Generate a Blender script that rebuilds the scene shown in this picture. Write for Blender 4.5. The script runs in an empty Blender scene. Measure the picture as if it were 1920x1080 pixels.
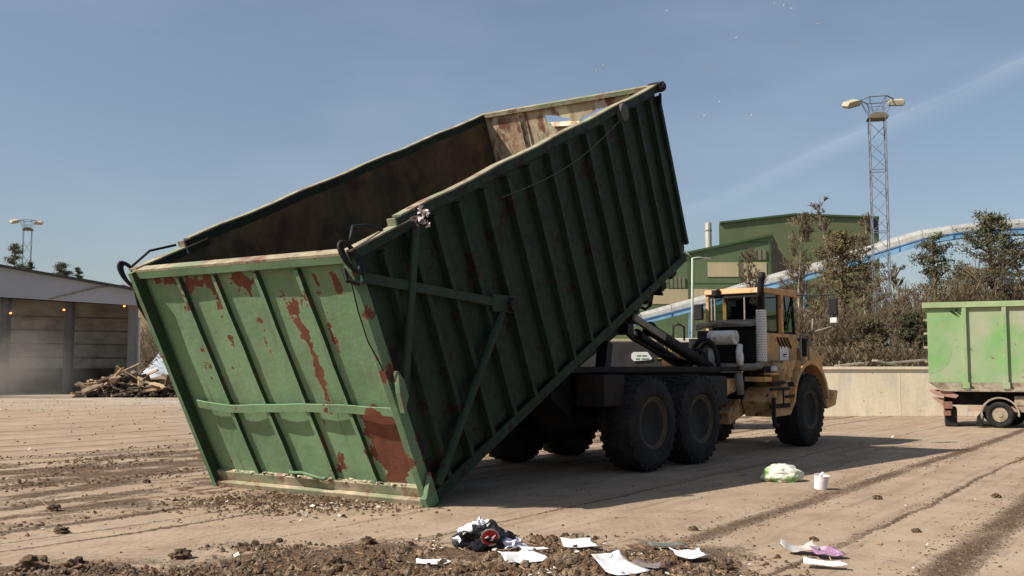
import bpy, bmesh, math, random
from math import radians as R, sin, cos, pi
from mathutils import Vector as V, Matrix, noise as mnoise
random.seed(7)
scene = bpy.context.scene
C = scene.collection
# ------------------------------------------------------------------ camera
F_PX, PITCH, CAM_H = 1850.0, 0.0792, 1.735
cd = bpy.data.cameras.new('camera'); cam = bpy.data.objects.new('camera', cd); C.objects.link(cam)
cam.location = (0, 0, CAM_H); cam.rotation_euler = (pi/2 + PITCH, 0, 0)
cd.sensor_width = 36; cd.lens = F_PX/1920*36; cd.clip_start = .1; cd.clip_end = 6000
scene.camera = cam
scene.view_settings.view_transform = 'Standard'; scene.view_settings.look = 'None'
scene.view_settings.gamma = 1; scene.view_settings.exposure = 0.43
# ------------------------------------------------------------------ sun and sky
TO_SUN = V((-6.3, -2.5, 6.6)).normalized()
sd = bpy.data.lights.new('sun', 'SUN'); sun = bpy.data.objects.new('sun', sd); C.objects.link(sun)
sd.energy = 5.0; sd.angle = R(.55); sd.color = (1, .93, .82)
sun.rotation_euler = TO_SUN.to_track_quat('Z', 'Y').to_euler()
wd = bpy.data.worlds.new('World'); scene.world = wd; wd.use_nodes = True
nt = wd.node_tree; N = nt.nodes; L = nt.links; N.clear()
sky = N.new('ShaderNodeTexSky'); sky.sky_type = 'NISHITA'; sky.sun_disc = False
sky.sun_elevation = math.asin(TO_SUN.z); sky.sun_rotation = math.atan2(TO_SUN.x, TO_SUN.y)
sky.altitude = 100; sky.air_density = 1.0; sky.dust_density = 1.8; sky.ozone_density = 1.2
bg = N.new('ShaderNodeBackground'); bg.inputs[1].default_value = .076
out = N.new('ShaderNodeOutputWorld')
# an old spread-out contrail: a faint pale band across the sky, in world directions
geo = N.new('ShaderNodeTexCoord')
def vm(op, a, b=None):
    n = N.new('ShaderNodeVectorMath'); n.operation = op
    L.new(a, n.inputs[0])
    if b is not None: n.inputs[1].default_value = b
    return n
def wm(op, a, b=None, c=None):
    n = N.new('ShaderNodeMath'); n.operation = op
    for i, x in enumerate((a, b, c)):
        if x is None: continue
        if isinstance(x, (int, float)): n.inputs[i].default_value = x
        else: L.new(x, n.inputs[i])
    return n.outputs[0]
dirv = geo.outputs['Generated']
dd = vm('DOT_PRODUCT', dirv, (.40614, .06905, -.9112)).outputs['Value']
al = vm('DOT_PRODUCT', dirv, (.909, .088, .406)).outputs['Value']
nz = N.new('ShaderNodeTexNoise'); nz.inputs['Scale'].default_value = 9; nz.inputs['Detail'].default_value = 6
L.new(dirv, nz.inputs['Vector'])
nz2 = N.new('ShaderNodeTexNoise'); nz2.inputs['Scale'].default_value = 2.2; nz2.inputs['Detail'].default_value = 5
mp = N.new('ShaderNodeMapping'); mp.inputs['Scale'].default_value = (1, 1, 3.5); L.new(dirv, mp.inputs[0]); L.new(mp.outputs[0], nz2.inputs['Vector'])
off = wm('MULTIPLY', wm('SUBTRACT', nz.outputs[0], .5), .016)
rg = N.new('ShaderNodeMapRange'); rg.inputs[1].default_value = .18; rg.inputs[2].default_value = .5
L.new(al, rg.inputs[0])
band = wm('SUBTRACT', 1, wm('DIVIDE', wm('ABSOLUTE', wm('ADD', dd, off)), wm('ADD', .007, wm('MULTIPLY', rg.outputs[0], .008)))); band = wm('MULTIPLY', wm('MAXIMUM', band, 0), wm('ADD', .25, wm('MULTIPLY', nz.outputs[0], 1.1)))
core = wm('MAXIMUM', wm('SUBTRACT', 1, wm('DIVIDE', wm('ABSOLUTE', wm('ADD', wm('ADD', dd, .004), wm('MULTIPLY', off, .4))), .0028)), 0)
band = wm('ADD', band, wm('MULTIPLY', core, wm('MULTIPLY', .8, nz.outputs[0])))
front = wm('GREATER_THAN', vm('DOT_PRODUCT', dirv, (.3, .95, .2)).outputs['Value'], .2)
band = wm('MULTIPLY', wm('MULTIPLY', wm('MULTIPLY', band, rg.outputs[0]), front), .12)
cir = N.new('ShaderNodeMapRange'); cir.inputs[1].default_value = .5; cir.inputs[2].default_value = .8; cir.inputs[4].default_value = .12
L.new(nz2.outputs[0], cir.inputs[0])
fac = wm('ADD', wm('ADD', band, cir.outputs[0]), .07)
mx = N.new('ShaderNodeMix'); mx.data_type = 'RGBA'; mx.inputs[7].default_value = (8.5, 9.4, 10.2, 1)
L.new(fac, mx.inputs[0]); L.new(sky.outputs[0], mx.inputs[6]); L.new(mx.outputs[2], bg.inputs[0]); L.new(bg.outputs[0], out.inputs[0])

# ------------------------------------------------------------------ helpers
def ray(px, py):
    X = (px-960)/F_PX; Y = (540-py)/F_PX; c, s = cos(PITCH), sin(PITCH)
    return V((X, c-Y*s, s+Y*c))
def at(px, py, Y):                      # world point at distance Y seen at a spot of the 1920x1080 photo
    d = ray(px, py); return V((d.x/d.y*Y, Y, CAM_H+d.z/d.y*Y))
def gnd(px, py, z=0):
    d = ray(px, py); k = (z-CAM_H)/d.z; return V((d.x*k, d.y*k, z))

class MB:
    def __init__(s): s.v = []; s.f = []
    def add(s, vs, fs):
        o = len(s.v); s.v += [V(p) for p in vs]; s.f += [tuple(i+o for i in f) for f in fs]; return s
    def box(s, x0, x1, y0, y1, z0, z1):
        return s.add([(x0,y0,z0),(x1,y0,z0),(x1,y1,z0),(x0,y1,z0),(x0,y0,z1),(x1,y0,z1),(x1,y1,z1),(x0,y1,z1)],
                     [(0,3,2,1),(4,5,6,7),(0,1,5,4),(1,2,6,5),(2,3,7,6),(3,0,4,7)])
    def bar(s, p, q, w, h, up=(0,0,1)):
        p, q = V(p), V(q); d = (q-p).normalized(); up = V(up); a = d.cross(up)
        if a.length < 1e-4: a = d.cross(V((1,0,0)))
        a.normalize(); b = a.cross(d).normalized(); a = a*(w/2); b = b*(h/2)
        vs = [p-a-b, p+a-b, p+a+b, p-a+b, q-a-b, q+a-b, q+a+b, q-a+b]
        return s.add(vs, [(0,1,2,3),(7,6,5,4),(0,4,5,1),(1,5,6,2),(2,6,7,3),(3,7,4,0)])
    def tube(s, pts, r, n=8, caps=True):
        pts = [V(p) for p in pts]; rs = r if isinstance(r, (list, tuple)) else [r]*len(pts)
        o = len(s.v); ref = None
        for i, p in enumerate(pts):
            d = (pts[min(i+1, len(pts)-1)]-pts[max(i-1, 0)]).normalized()
            if ref is None:
                ref = d.cross(V((0,0,1)) if abs(d.z) < .9 else V((1,0,0))).normalized()
            ref = (ref-d*ref.dot(d)).normalized(); b = d.cross(ref)
            for k in range(n):
                a = 2*pi*k/n; s.v.append(p+(ref*cos(a)+b*sin(a))*rs[i])
        for i in range(len(pts)-1):
            for k in range(n):
                k2 = (k+1) % n
                s.f.append((o+i*n+k, o+i*n+k2, o+(i+1)*n+k2, o+(i+1)*n+k))
        if caps:
            s.f.append(tuple(o+k for k in reversed(range(n)))); s.f.append(tuple(o+(len(pts)-1)*n+k for k in range(n)))
        return s
    def lathe(s, prof, c=(0,0,0), axis='y', n=32):      # prof: (position along axis, radius)
        o = len(s.v); c = V(c)
        for a, r in prof:
            for k in range(n):
                t = 2*pi*k/n
                p = {'y': V((r*cos(t), a, r*sin(t))), 'z': V((r*cos(t), r*sin(t), a)), 'x': V((a, r*cos(t), r*sin(t)))}[axis]
                s.v.append(c+p)
        for i in range(len(prof)-1):
            for k in range(n):
                k2 = (k+1) % n; s.f.append((o+i*n+k, o+i*n+k2, o+(i+1)*n+k2, o+(i+1)*n+k))
        s.f.append(tuple(o+k for k in reversed(range(n)))); s.f.append(tuple(o+(len(prof)-1)*n+k for k in range(n)))
        return s
    def prism(s, poly, a0, a1, axis='y'):               # 2-D outline pushed along an axis
        n = len(poly)
        def P(u, v, a): return {'y': (u, a, v), 'x': (a, u, v), 'z': (u, v, a)}[axis]
        vs = [P(u, v, a0) for u, v in poly]+[P(u, v, a1) for u, v in poly]
        return s.add(vs, [tuple(range(n)), tuple(range(2*n-1, n-1, -1))]+[(i, i+n, (i+1) % n+n, (i+1) % n) for i in range(n)])
    def xf(s, M):
        s.v = [M @ p for p in s.v]; return s
    def build(s, name, m, parent=None, smooth=False, bevel=0, recalc=True):
        me = bpy.data.meshes.new(name); me.from_pydata([tuple(p) for p in s.v], [], s.f)
        if recalc:
            b = bmesh.new(); b.from_mesh(me); bmesh.ops.recalc_face_normals(b, faces=b.faces); b.to_mesh(me); b.free()
        if smooth: me.shade_smooth()
        me.materials.append(m)
        o = bpy.data.objects.new(name, me); C.objects.link(o)
        if parent: o.parent = parent
        if bevel:
            md = o.modifiers.new('bevel', 'BEVEL'); md.width = bevel; md.segments = 2; md.limit_method = 'ANGLE'
        return o
def tag(o, label=None, cat=None, group=None, kind=None):
    if label: o['label'] = label
    if cat: o['category'] = cat
    if group: o['group'] = group
    if kind: o['kind'] = kind
    return o
def empty(name, loc, rz=0, label=None, cat=None, group=None):
    o = bpy.data.objects.new(name, None); C.objects.link(o); o.location = loc; o.rotation_euler = (0, 0, rz)
    o.empty_display_size = .3
    return tag(o, label, cat, group)
def copy_tree(o, parent=None):
    kids = [c for c in C.objects if c.parent == o]
    c = o.copy(); C.objects.link(c)
    if parent: c.parent = parent
    for k in kids: copy_tree(k, c)
    return c

# ------------------------------------------------------------------ materials
def mat(name, base, var=.25, scale=3, rough=.8, metal=0, bump=0, bscale=None, layers=(), stretch=(1,1,1), spec=.3, rnd=0):
    """base colour varied by noise; layers: (colour, scale, threshold, softness[, stretch[, detail]]) patches of wear or dirt"""
    m = bpy.data.materials.new(name); m.use_nodes = True; nt = m.node_tree; N = nt.nodes; L = nt.links
    b = N['Principled BSDF']; b.inputs['Roughness'].default_value = rough; b.inputs['Metallic'].default_value = metal
    b.inputs['Specular IOR Level'].default_value = spec
    tc = N.new('ShaderNodeTexCoord')
    def noise(sc, st, det=7, seed=0):
        mp = N.new('ShaderNodeMapping'); mp.inputs['Scale'].default_value = st; mp.inputs['Location'].default_value = (seed, seed*.7, -seed)
        L.new(tc.outputs['Object'], mp.inputs[0])
        n = N.new('ShaderNodeTexNoise'); n.inputs['Scale'].default_value = sc; n.inputs['Detail'].default_value = det; n.inputs['Roughness'].default_value = .6
        L.new(mp.outputs[0], n.inputs['Vector']); return n.outputs[0]
    n0 = noise(scale, stretch)
    cr = N.new('ShaderNodeValToRGB'); L.new(n0, cr.inputs[0])
    cr.color_ramp.elements[0].position = .3; cr.color_ramp.elements[1].position = .7
    cr.color_ramp.elements[0].color = (*[c*(1-var) for c in base], 1); cr.color_ramp.elements[1].color = (*[min(1, c*(1+var)) for c in base], 1)
    col = cr.outputs[0]
    for i, ly in enumerate(layers):
        c2, sc, th, so = ly[:4]; st = ly[4] if len(ly) > 4 else (1,1,1)
        nn = noise(sc, st, 9, 3.1*(i+1))
        r = N.new('ShaderNodeMapRange'); r.inputs[1].default_value = th-so; r.inputs[2].default_value = th+so; L.new(nn, r.inputs[0])
        mx = N.new('ShaderNodeMix'); mx.data_type = 'RGBA'; L.new(r.outputs[0], mx.inputs[0]); L.new(col, mx.inputs[6]); mx.inputs[7].default_value = (*c2, 1)
        col = mx.outputs[2]
    if rnd:
        oi = N.new('ShaderNodeObjectInfo'); hs = N.new('ShaderNodeHueSaturation')
        mr = N.new('ShaderNodeMapRange'); mr.inputs[3].default_value = 1-rnd; mr.inputs[4].default_value = 1+rnd
        L.new(oi.outputs['Random'], mr.inputs[0]); L.new(mr.outputs[0], hs.inputs['Value']); L.new(col, hs.inputs['Color']); col = hs.outputs[0]
    L.new(col, b.inputs['Base Color'])
    if bump:
        nb = noise(bscale or scale*3, (1,1,1), 8, 9)
        bp = N.new('ShaderNodeBump'); bp.inputs['Strength'].default_value = bump; bp.inputs['Distance'].default_value = .03
        L.new(nb, bp.inputs['Height']); L.new(bp.outputs[0], b.inputs['Normal'])
    return m
def graph(m):
    nt = m.node_tree; N = nt.nodes; L = nt.links
    def mm(op, a, b=None, c=None, clamp=False):
        n = N.new('ShaderNodeMath'); n.operation = op; n.use_clamp = clamp
        for i, x in enumerate((a, b, c)):
            if x is None: continue
            if isinstance(x, (int, float)): n.inputs[i].default_value = x
            else: L.new(x, n.inputs[i])
        return n.outputs[0]
    def noise(vec, sc, det=6, st=(1,1,1), loc=(0,0,0), rough=.6):
        mp = N.new('ShaderNodeMapping'); mp.inputs['Scale'].default_value = st; mp.inputs['Location'].default_value = loc; L.new(vec, mp.inputs[0])
        n = N.new('ShaderNodeTexNoise'); n.inputs['Scale'].default_value = sc; n.inputs['Detail'].default_value = det; n.inputs['Roughness'].default_value = rough
        L.new(mp.outputs[0], n.inputs['Vector']); return n.outputs[0]
    def ramp(x, a, b, lo=0., hi=1.):
        r = N.new('ShaderNodeMapRange'); r.inputs[1].default_value = a; r.inputs[2].default_value = b
        r.inputs[3].default_value = lo; r.inputs[4].default_value = hi; L.new(x, r.inputs[0]); return r.outputs[0]
    def mix(f, a, b):
        x = N.new('ShaderNodeMix'); x.data_type = 'RGBA'
        for i, s in ((0, f), (6, a), (7, b)):
            if isinstance(s, (int, float)): x.inputs[i].default_value = s
            elif isinstance(s, tuple): x.inputs[i].default_value = (*s, 1)
            else: L.new(s, x.inputs[i])
        return x.outputs[2]
    return N, L, mm, noise, ramp, mix

def paint_mat(name, col, rust, gate=False, amount=.64, dusty=.35):
    """worn green paint; rust shows in patches, and in given spots of the gate"""
    m = bpy.data.materials.new(name); m.use_nodes = True
    N, L, mm, noise, ramp, mix = graph(m); b = N['Principled BSDF']; tc = N.new('ShaderNodeTexCoord').outputs['Object']
    n1 = noise(tc, .9, 6); n2 = noise(tc, 7, 8); n3 = noise(tc, 2.6, 9, loc=(5,2,1), rough=.65); n4 = noise(tc, 1.3, 7, st=(1,3.5,.35) if gate else (3.5,1,.35), loc=(3,3,3))
    c = mix(ramp(n1, .35, .65), tuple(x*.82 for x in col), tuple(x*1.15 for x in col))
    c = mix(mm('MULTIPLY', ramp(n4, .45, .75), dusty), c, (.27, .27, .2) if gate else tuple(x*2.2 for x in col))
    c = mix(mm('MULTIPLY', ramp(n2, .52, .8), .35), c, tuple(x*.5 for x in col))
    sp = N.new('ShaderNodeSeparateXYZ'); L.new(tc, sp.inputs[0]); y, z, x = sp.outputs[1], sp.outputs[2], sp.outputs[0]
    mask = mm('ADD', n3, mm('MULTIPLY', mm('SUBTRACT', noise(tc, 14, 6), .5), .22))
    if gate:
        def spot(cy, cz, ry, rz, k):      # adds k inside an ellipse with a soft edge
            a = mm('DIVIDE', mm('SUBTRACT', y, cy), ry); c_ = mm('DIVIDE', mm('SUBTRACT', z, cz), rz)
            d = mm('SQRT', mm('ADD', mm('MULTIPLY', a, a), mm('MULTIPLY', c_, c_)))
            return mm('MULTIPLY', ramp(d, 1.5, .5), k)
        for s in ((.42,.78,.28,.5,.45), (3.45,3.2,.28,.08,.24), (2.75,3.18,.26,.12,.18), (2.05,3.14,.3,.15,.155), (2.52,2.8,.10,.5,.15), (1.2,2.85,.3,.25,.12), (1.2,2.2,.12,.5,.14), (1.14,1.75,.08,.5,.15), (1.88,2.4,.07,.8,.13), (.70,2.5,.06,.8,.14), (2.55,2.0,.06,.6,.12), (.35,3.0,.08,.16,.16), (1.36,.5,.10,.22,.15), (3.0,2.9,.12,.3,.13), (3.2,1.9,.1,.3,.1)):
            mask = mm('ADD', mask, spot(*s))
    else:
        mask = mm('ADD', mask, mm('MULTIPLY', ramp(noise(tc, .6, 3, loc=(8,1,2)), .45, .75), .1))
    rm = ramp(mask, amount, amount+.025)
    edge = ramp(mask, amount-.02, amount)
    c = mix(mm('MULTIPLY', edge, .5), c, (.32, .34, .26) if gate else tuple(x*1.5 for x in col))
    rc = mix(noise(tc, 5, 8), tuple(v*.55 for v in rust), tuple(v*1.4 for v in rust))
    c = mix(rm, c, rc)
    # runs of rust below the patches and thin scratches through the paint
    st = noise(tc, 3.2, 6, st=(1, 4, .25) if gate else (4, 1, .25), loc=(1,7,2))
    c = mix(mm('MULTIPLY', ramp(st, .6, .72), .45), c, tuple(v*.9 for v in rust))
    L.new(c, b.inputs['Base Color']); L.new(ramp(n2, .3, .7, .55, .85), b.inputs['Roughness']); b.inputs['Specular IOR Level'].default_value = .25
    bp = N.new('ShaderNodeBump'); bp.inputs['Strength'].default_value = .5; bp.inputs['Distance'].default_value = .03
    L.new(mm('ADD', mm('MULTIPLY', n1, 2.2), mm('SUBTRACT', mm('MULTIPLY', n2, .15), mm('MULTIPLY', rm, .12))), bp.inputs['Height']); L.new(bp.outputs[0], b.inputs['Normal'])
    return m

RUST = (.15, .055, .035)
M = {}
M['side'] = paint_mat('worn_green_paint_with_shade', (.0120, .0250, .0135), (.016,.0095,.009), amount=.605, dusty=.25)  # shade of the side walls put into the green, far darker than the gate
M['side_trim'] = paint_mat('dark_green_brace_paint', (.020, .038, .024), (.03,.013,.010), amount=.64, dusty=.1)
M['gate'] = paint_mat('worn_green_paint', (.165, .275, .15), RUST, gate=True, amount=.645, dusty=.35)
M['gate_trim'] = paint_mat('chipped_green_paint', (.115, .19, .105), RUST, amount=.63, dusty=.1)
M['rail'] = mat('rubbed_rail_paint', (.33,.28,.19), .3, 4, .8, layers=[((.19,.22,.13), 1.6, .53, .08), ((.20,.11,.075), 4, .58, .06)], bump=.3)
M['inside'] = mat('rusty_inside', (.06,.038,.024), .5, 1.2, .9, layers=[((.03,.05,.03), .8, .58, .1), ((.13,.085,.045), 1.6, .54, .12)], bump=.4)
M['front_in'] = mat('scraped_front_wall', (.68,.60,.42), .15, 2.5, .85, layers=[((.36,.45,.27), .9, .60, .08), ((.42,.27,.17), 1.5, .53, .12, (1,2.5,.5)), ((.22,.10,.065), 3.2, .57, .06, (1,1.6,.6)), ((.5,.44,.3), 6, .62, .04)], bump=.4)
M['dark'] = mat('dark_greasy_steel', (.010,.010,.011), .4, 5, .65, bump=.2)
M['darkrust'] = mat('dark_rusty_steel', (.014,.011,.010), .4, 4, .8, layers=[((.03,.017,.012), 5, .58, .08)], bump=.3)
M['tyre'] = mat('dusty_tyre_rubber', (.013,.0125,.013), .35, 3, .9, layers=[((.035,.03,.026), 4, .56, .12)], bump=.2)
M['rim'] = mat('dusty_brown_rim', (.075,.055,.033), .35, 5, .75, layers=[((.05,.04,.03), 4, .56, .1)])
M['yellow'] = mat('faded_yellow_paint', (.66,.34,.105), .15, 2.5, .6, layers=[((.36,.24,.14), 2.2, .53, .14), ((.12,.075,.04), 8, .64, .05)], bump=.08)
M['tan'] = mat('dusty_yellow_steel', (.55,.34,.16), .25, 3, .8, layers=[((.22,.13,.06), 4, .55, .1), ((.06,.045,.03), 7, .62, .05)], bump=.2)
M['silver'] = mat('bright_silver', (.66,.64,.60), .12, 4, .5, 0, layers=[((.3,.25,.2), 6, .6, .1)])
M['greysteel'] = mat('grey_dusty_steel', (.22,.20,.17), .3, 4, .7, bump=.2)
M['chrome'] = mat('chrome_rod', (.55,.55,.55), .1, 4, .25, .9)
M['white'] = mat('white_sticker', (.75,.75,.72), .06, 5, .6)
M['concrete'] = mat('pale_concrete', (.78,.69,.52), .06, .8, .9, layers=[((.62,.54,.40), 1.2, .56, .14, (1.5,1,.3)), ((.62,.58,.47), 3, .6, .08, (1,1,.3)), ((.3,.25,.18), 5, .68, .03)], bump=.25, bscale=9)
def perforated():
    m = bpy.data.materials.new('perforated_heat_shield'); m.use_nodes = True
    N, L, mm, noise, ramp, mix = graph(m); b = N['Principled BSDF']; tc = N.new('ShaderNodeTexCoord').outputs['Object']
    sp = N.new('ShaderNodeSeparateXYZ'); L.new(tc, sp.inputs[0])
    an = mm('ARCTAN2', sp.outputs[1], sp.outputs[0])
    u = mm('MULTIPLY', an, 18/(2*pi)); v = mm('MULTIPLY', sp.outputs[2], 19)
    row = mm('FLOOR', v); u = mm('ADD', u, mm('MULTIPLY', mm('MODULO', mm('ABSOLUTE', row), 2), .5))
    fu = mm('SUBTRACT', mm('FRACT', u), .5); fv = mm('SUBTRACT', mm('FRACT', v), .5)
    d = mm('ADD', mm('MULTIPLY', fu, fu), mm('MULTIPLY', mm('MULTIPLY', fv, fv), 2.2))
    L.new(mix(mm('LESS_THAN', d, .075), (.68,.66,.62), (.06,.05,.05)), b.inputs['Base Color']); b.inputs['Roughness'].default_value = .5
    return m
M['perf'] = perforated()
def glass():
    m = bpy.data.materials.new('tinted_glass'); m.use_nodes = True; N = m.node_tree.nodes; L = m.node_tree.links
    N.clear(); o = N.new('ShaderNodeOutputMaterial'); t = N.new('ShaderNodeBsdfTransparent'); t.inputs[0].default_value = (.55,.62,.6,1)
    g = N.new('ShaderNodeBsdfGlossy'); g.inputs['Roughness'].default_value = .04; g.inputs[0].default_value = (.9,.95,1,1)
    f = N.new('ShaderNodeFresnel'); f.inputs[0].default_value = 1.5; x = N.new('ShaderNodeMixShader')
    L.new(f.outputs[0], x.inputs[0]); L.new(t.outputs[0], x.inputs[1]); L.new(g.outputs[0], x.inputs[2]); L.new(x.outputs[0], o.inputs[0]); return m
M['glass'] = glass()
def emis(name, col, st):
    m = bpy.data.materials.new(name); m.use_nodes = True; b = m.node_tree.nodes['Principled BSDF']
    b.inputs['Base Color'].default_value = (*col, 1); b.inputs['Emission Color'].default_value = (*col, 1); b.inputs['Emission Strength'].default_value = st; return m
def solid(name, col, rough=.7): return mat(name, col, .12, 6, rough)

# ------------------------------------------------------------------ ground
GA = R(35.5)                                    # bearing of the slab joints and tyre tracks
def ground_mat():
    m = bpy.data.materials.new('dusty_concrete_yard'); m.use_nodes = True
    N, L, mm, noise, ramp, mix = graph(m); b = N['Principled BSDF']
    tc = N.new('ShaderNodeTexCoord').outputs['Object']
    rot = N.new('ShaderNodeVectorRotate'); rot.rotation_type = 'Z_AXIS'; rot.inputs['Angle'].default_value = GA; L.new(tc, rot.inputs['Vector'])
    sp = N.new('ShaderNodeSeparateXYZ'); L.new(rot.outputs[0], sp.inputs[0])     # after turning: y = along, -x = across
    q = mm('MULTIPLY', sp.outputs[0], -1); a = sp.outputs[1]; tr = rot.outputs[0]
    big = noise(tc, .35, 6); med = noise(tc, 1.6, 8); fine = noise(tc, 14, 8); vf = noise(tc, 55, 5)
    wob = mm('MULTIPLY', mm('SUBTRACT', noise(tr, .55, 4, st=(1,.5,1)), .5), .42)
    wob2 = mm('MULTIPLY', mm('SUBTRACT', noise(tr, 7, 6), .5), .16)
    qq = mm('ADD', mm('ADD', q, wob), wob2)
    c = mix(ramp(big, .35, .65), (.30,.222,.155), (.37,.28,.20))
    c = mix(mm('MULTIPLY', ramp(med, .45, .7), .6), c, (.225,.155,.105))
    c = mix(mm('MULTIPLY', ramp(noise(tr, 3, 8, st=(1,.12,1), loc=(4,2,0)), .52, .72), .45), c, (.39,.335,.265))
    # streaks along the tracks
    s1 = noise(tr, 2.2, 8, st=(1,.05,1)); s2 = noise(tr, 6, 8, st=(1,.07,1), loc=(2,9,0))
    c = mix(mm('MULTIPLY', ramp(s1, .53, .66), .45), c, (.19,.135,.09))
    c = mix(mm('MULTIPLY', ramp(s2, .56, .66), .45), c, (.15,.11,.075))
    # crumbs of soil lying in the tracks and joints
    dirt = None
    lines = ((4.35,.14,.9),(3.08,.045,.8),(2.0,.2,1),(9.35,.05,.8),(9.8,.035,.7),(10.4,.12,.9),(21.5,.06,.9),(23.5,.06,.9),(24.9,.04,.7),(26.4,.07,.9),(28.7,.07,.9),(31,.06,.6),(33.1,.08,.8),(36,.07,.6),(39,.1,.8),(43,.1,.6),(47.6,.12,.8),(6.6,.035,.6),(7.9,.03,.4),(.2,.06,.8),(-2.6,.08,.8),(-6,.1,.7),(-10,.1,.7),(-14,.1,.6),(13.3,.05,.7),(15.2,.06,.6),(17.4,.08,.9),(18.9,.06,.9),(20.2,.05,.8))
    for ql, wd_, k in lines:
        d = mm('ABSOLUTE', mm('SUBTRACT', qq, ql)); v = mm('MULTIPLY', ramp(d, wd_*1.5, wd_*.35), k)
        dirt = v if dirt is None else mm('MAXIMUM', dirt, v)
    dirt = mm('MULTIPLY', dirt, ramp(noise(tr, 1.1, 7, st=(1,.35,1), loc=(5,5,0)), .34, .56, .5, 1))
    # churned soil: field left of the container (q 10..19) and the heap edge in the foreground
    sw = N.new('ShaderNodeSeparateXYZ'); L.new(tc, sw.inputs[0]); X, Y = sw.outputs[0], sw.outputs[1]
    fld = mm('MULTIPLY', mm('MULTIPLY', ramp(q, 9.9, 11.6), ramp(q, 19.3, 17.2)), .95)
    sn = noise(tr, 1.0, 9, st=(1,.38,1), loc=(1,3,0), rough=.68)
    churn = mm('MULTIPLY', ramp(sn, .44, .56), fld)
    fore = mm('MULTIPLY', ramp(Y, 10.4, 9.5), ramp(X, 2.6, 1.6))
    fore = mm('MULTIPLY', fore, ramp(X, -3.4, -2.2))
    churn = mm('MAXIMUM', churn, mm('MULTIPLY', ramp(mm('ADD', noise(tc, 1.3, 8, rough=.65), mm('MULTIPLY', fore, .15)), .5, .62), fore))
    fore2 = mm('MULTIPLY', ramp(Y, 9.3, 8.5), ramp(X, -1.6, -2.6))
    churn = mm('MAXIMUM', churn, mm('MULTIPLY', ramp(noise(tc, 1.5, 8, rough=.65), .4, .5), fore2))
    dirt = mm('MAXIMUM', dirt, churn)
    scat = mm('MULTIPLY', ramp(noise(tr, 5, 9, st=(1,.6,1), loc=(8,8,0), rough=.7), .62, .66), .7)
    dirt = mm('MAXIMUM', dirt, scat)
    soil = mix(ramp(fine, .35, .65), (.060,.037,.023), (.175,.115,.075))
    edge = ramp(mm('ADD', dirt, mm('MULTIPLY', mm('SUBTRACT', fine, .5), 1.1)), .25, .85)
    c = mix(edge, c, soil)
    tread = mm('MULTIPLY', ramp(mm('SINE', mm('ADD', mm('MULTIPLY', a, 26), mm('MULTIPLY', mm('PINGPONG', q, .22), 40))), .2, .7), ramp(noise(tr, .5, 4, st=(1,.12,1), loc=(6,1,0)), .5, .58))
    c = mix(mm('MULTIPLY', mm('MULTIPLY', tread, ramp(fine, .3, .6)), .38), c, (.17,.13,.095))
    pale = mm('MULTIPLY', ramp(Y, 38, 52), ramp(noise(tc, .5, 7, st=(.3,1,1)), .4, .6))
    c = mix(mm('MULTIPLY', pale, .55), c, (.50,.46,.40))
    c = mix(mm('MULTIPLY', ramp(vf, .62, .75), .5), c, (.5,.44,.34))
    L.new(c, b.inputs['Base Color']); b.inputs['Roughness'].default_value = .95; b.inputs['Specular IOR Level'].default_value = .12
    hgt = mm('ADD', mm('ADD', mm('MULTIPLY', edge, mm('ADD', .4, fine)), mm('MULTIPLY', fine, .35)), mm('MULTIPLY', med, .5))
    bp = N.new('ShaderNodeBump'); bp.inputs['Strength'].default_value = .8; bp.inputs['Distance'].default_value = .05
    L.new(hgt, bp.inputs['Height']); L.new(bp.outputs[0], b.inputs['Normal']); return m
M['ground'] = ground_mat()
g = MB(); g.add([(-900,-200,0),(900,-200,0),(900,2500,0),(-900,2500,0)], [(0,1,2,3)])
tag(g.build('ground', M['ground']), kind='structure')

# ------------------------------------------------------------------ big container
ap, at_ = .58, .4431
u_ = V((sin(ap)*cos(at_), cos(ap)*cos(at_), sin(at_))); n_ = V((-sin(ap)*sin(at_), -cos(ap)*sin(at_), cos(at_))); w_ = V((-cos(ap), sin(ap), 0))
BIN = Matrix(((u_.x,w_.x,n_.x,-1.0391),(u_.y,w_.y,n_.y,12.4837),(u_.z,w_.z,n_.z,0.012),(0,0,0,1)))
bin_ = bpy.data.objects.new('waste_container', None); C.objects.link(bin_); bin_.matrix_world = BIN
tag(bin_, 'huge rust-patched dark green open container tipped back with its rear edge on the ground', 'waste container')
WID, LEN = 3.866, 9.07
def top_z(x): return 3.37 if x < .9 else 3.46-(x-.9)/(LEN-.9)*.10
def side_panel(y0, y1):
    m = MB(); m.prism([(-.02,.06),(LEN-.25,-.02),(LEN,.2),(LEN,top_z(LEN)),(.9,top_z(.9)),(.9,3.37),(-.10,3.37)], y0, y1); return m
RIBX = [.42,.98,1.53,2.12,2.73,3.38,4.01,4.65,5.28,5.94,6.6,7.28,7.98,8.6]
def rib_mb(x, ys):
    m = MB(); zt = top_z(x)-.16; w = .04
    prof = [(x-w-.015,-.012*ys),(x-w,.10*ys),(x+w,.10*ys),(x+w+.015,-.012*ys)]; n = 8
    for i in range(n+1):
        z = .14+(zt-.14)*i/n; bx = .022*mnoise.noise(V((x*2,z*.9,ys))); by = ys*.012*mnoise.noise(V((x*3,z*1.3,4)))
        for a, d in prof: m.v.append(V((a+bx, d+by, z)))
    for i in range(n):
        for k in range(4): k2 = (k+1) % 4; m.f.append((i*4+k,i*4+k2,i*4+4+k2,i*4+4+k))
    m.f.append((0,1,2,3)); m.f.append(tuple(n*4+k for k in (3,2,1,0))); return m
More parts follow.
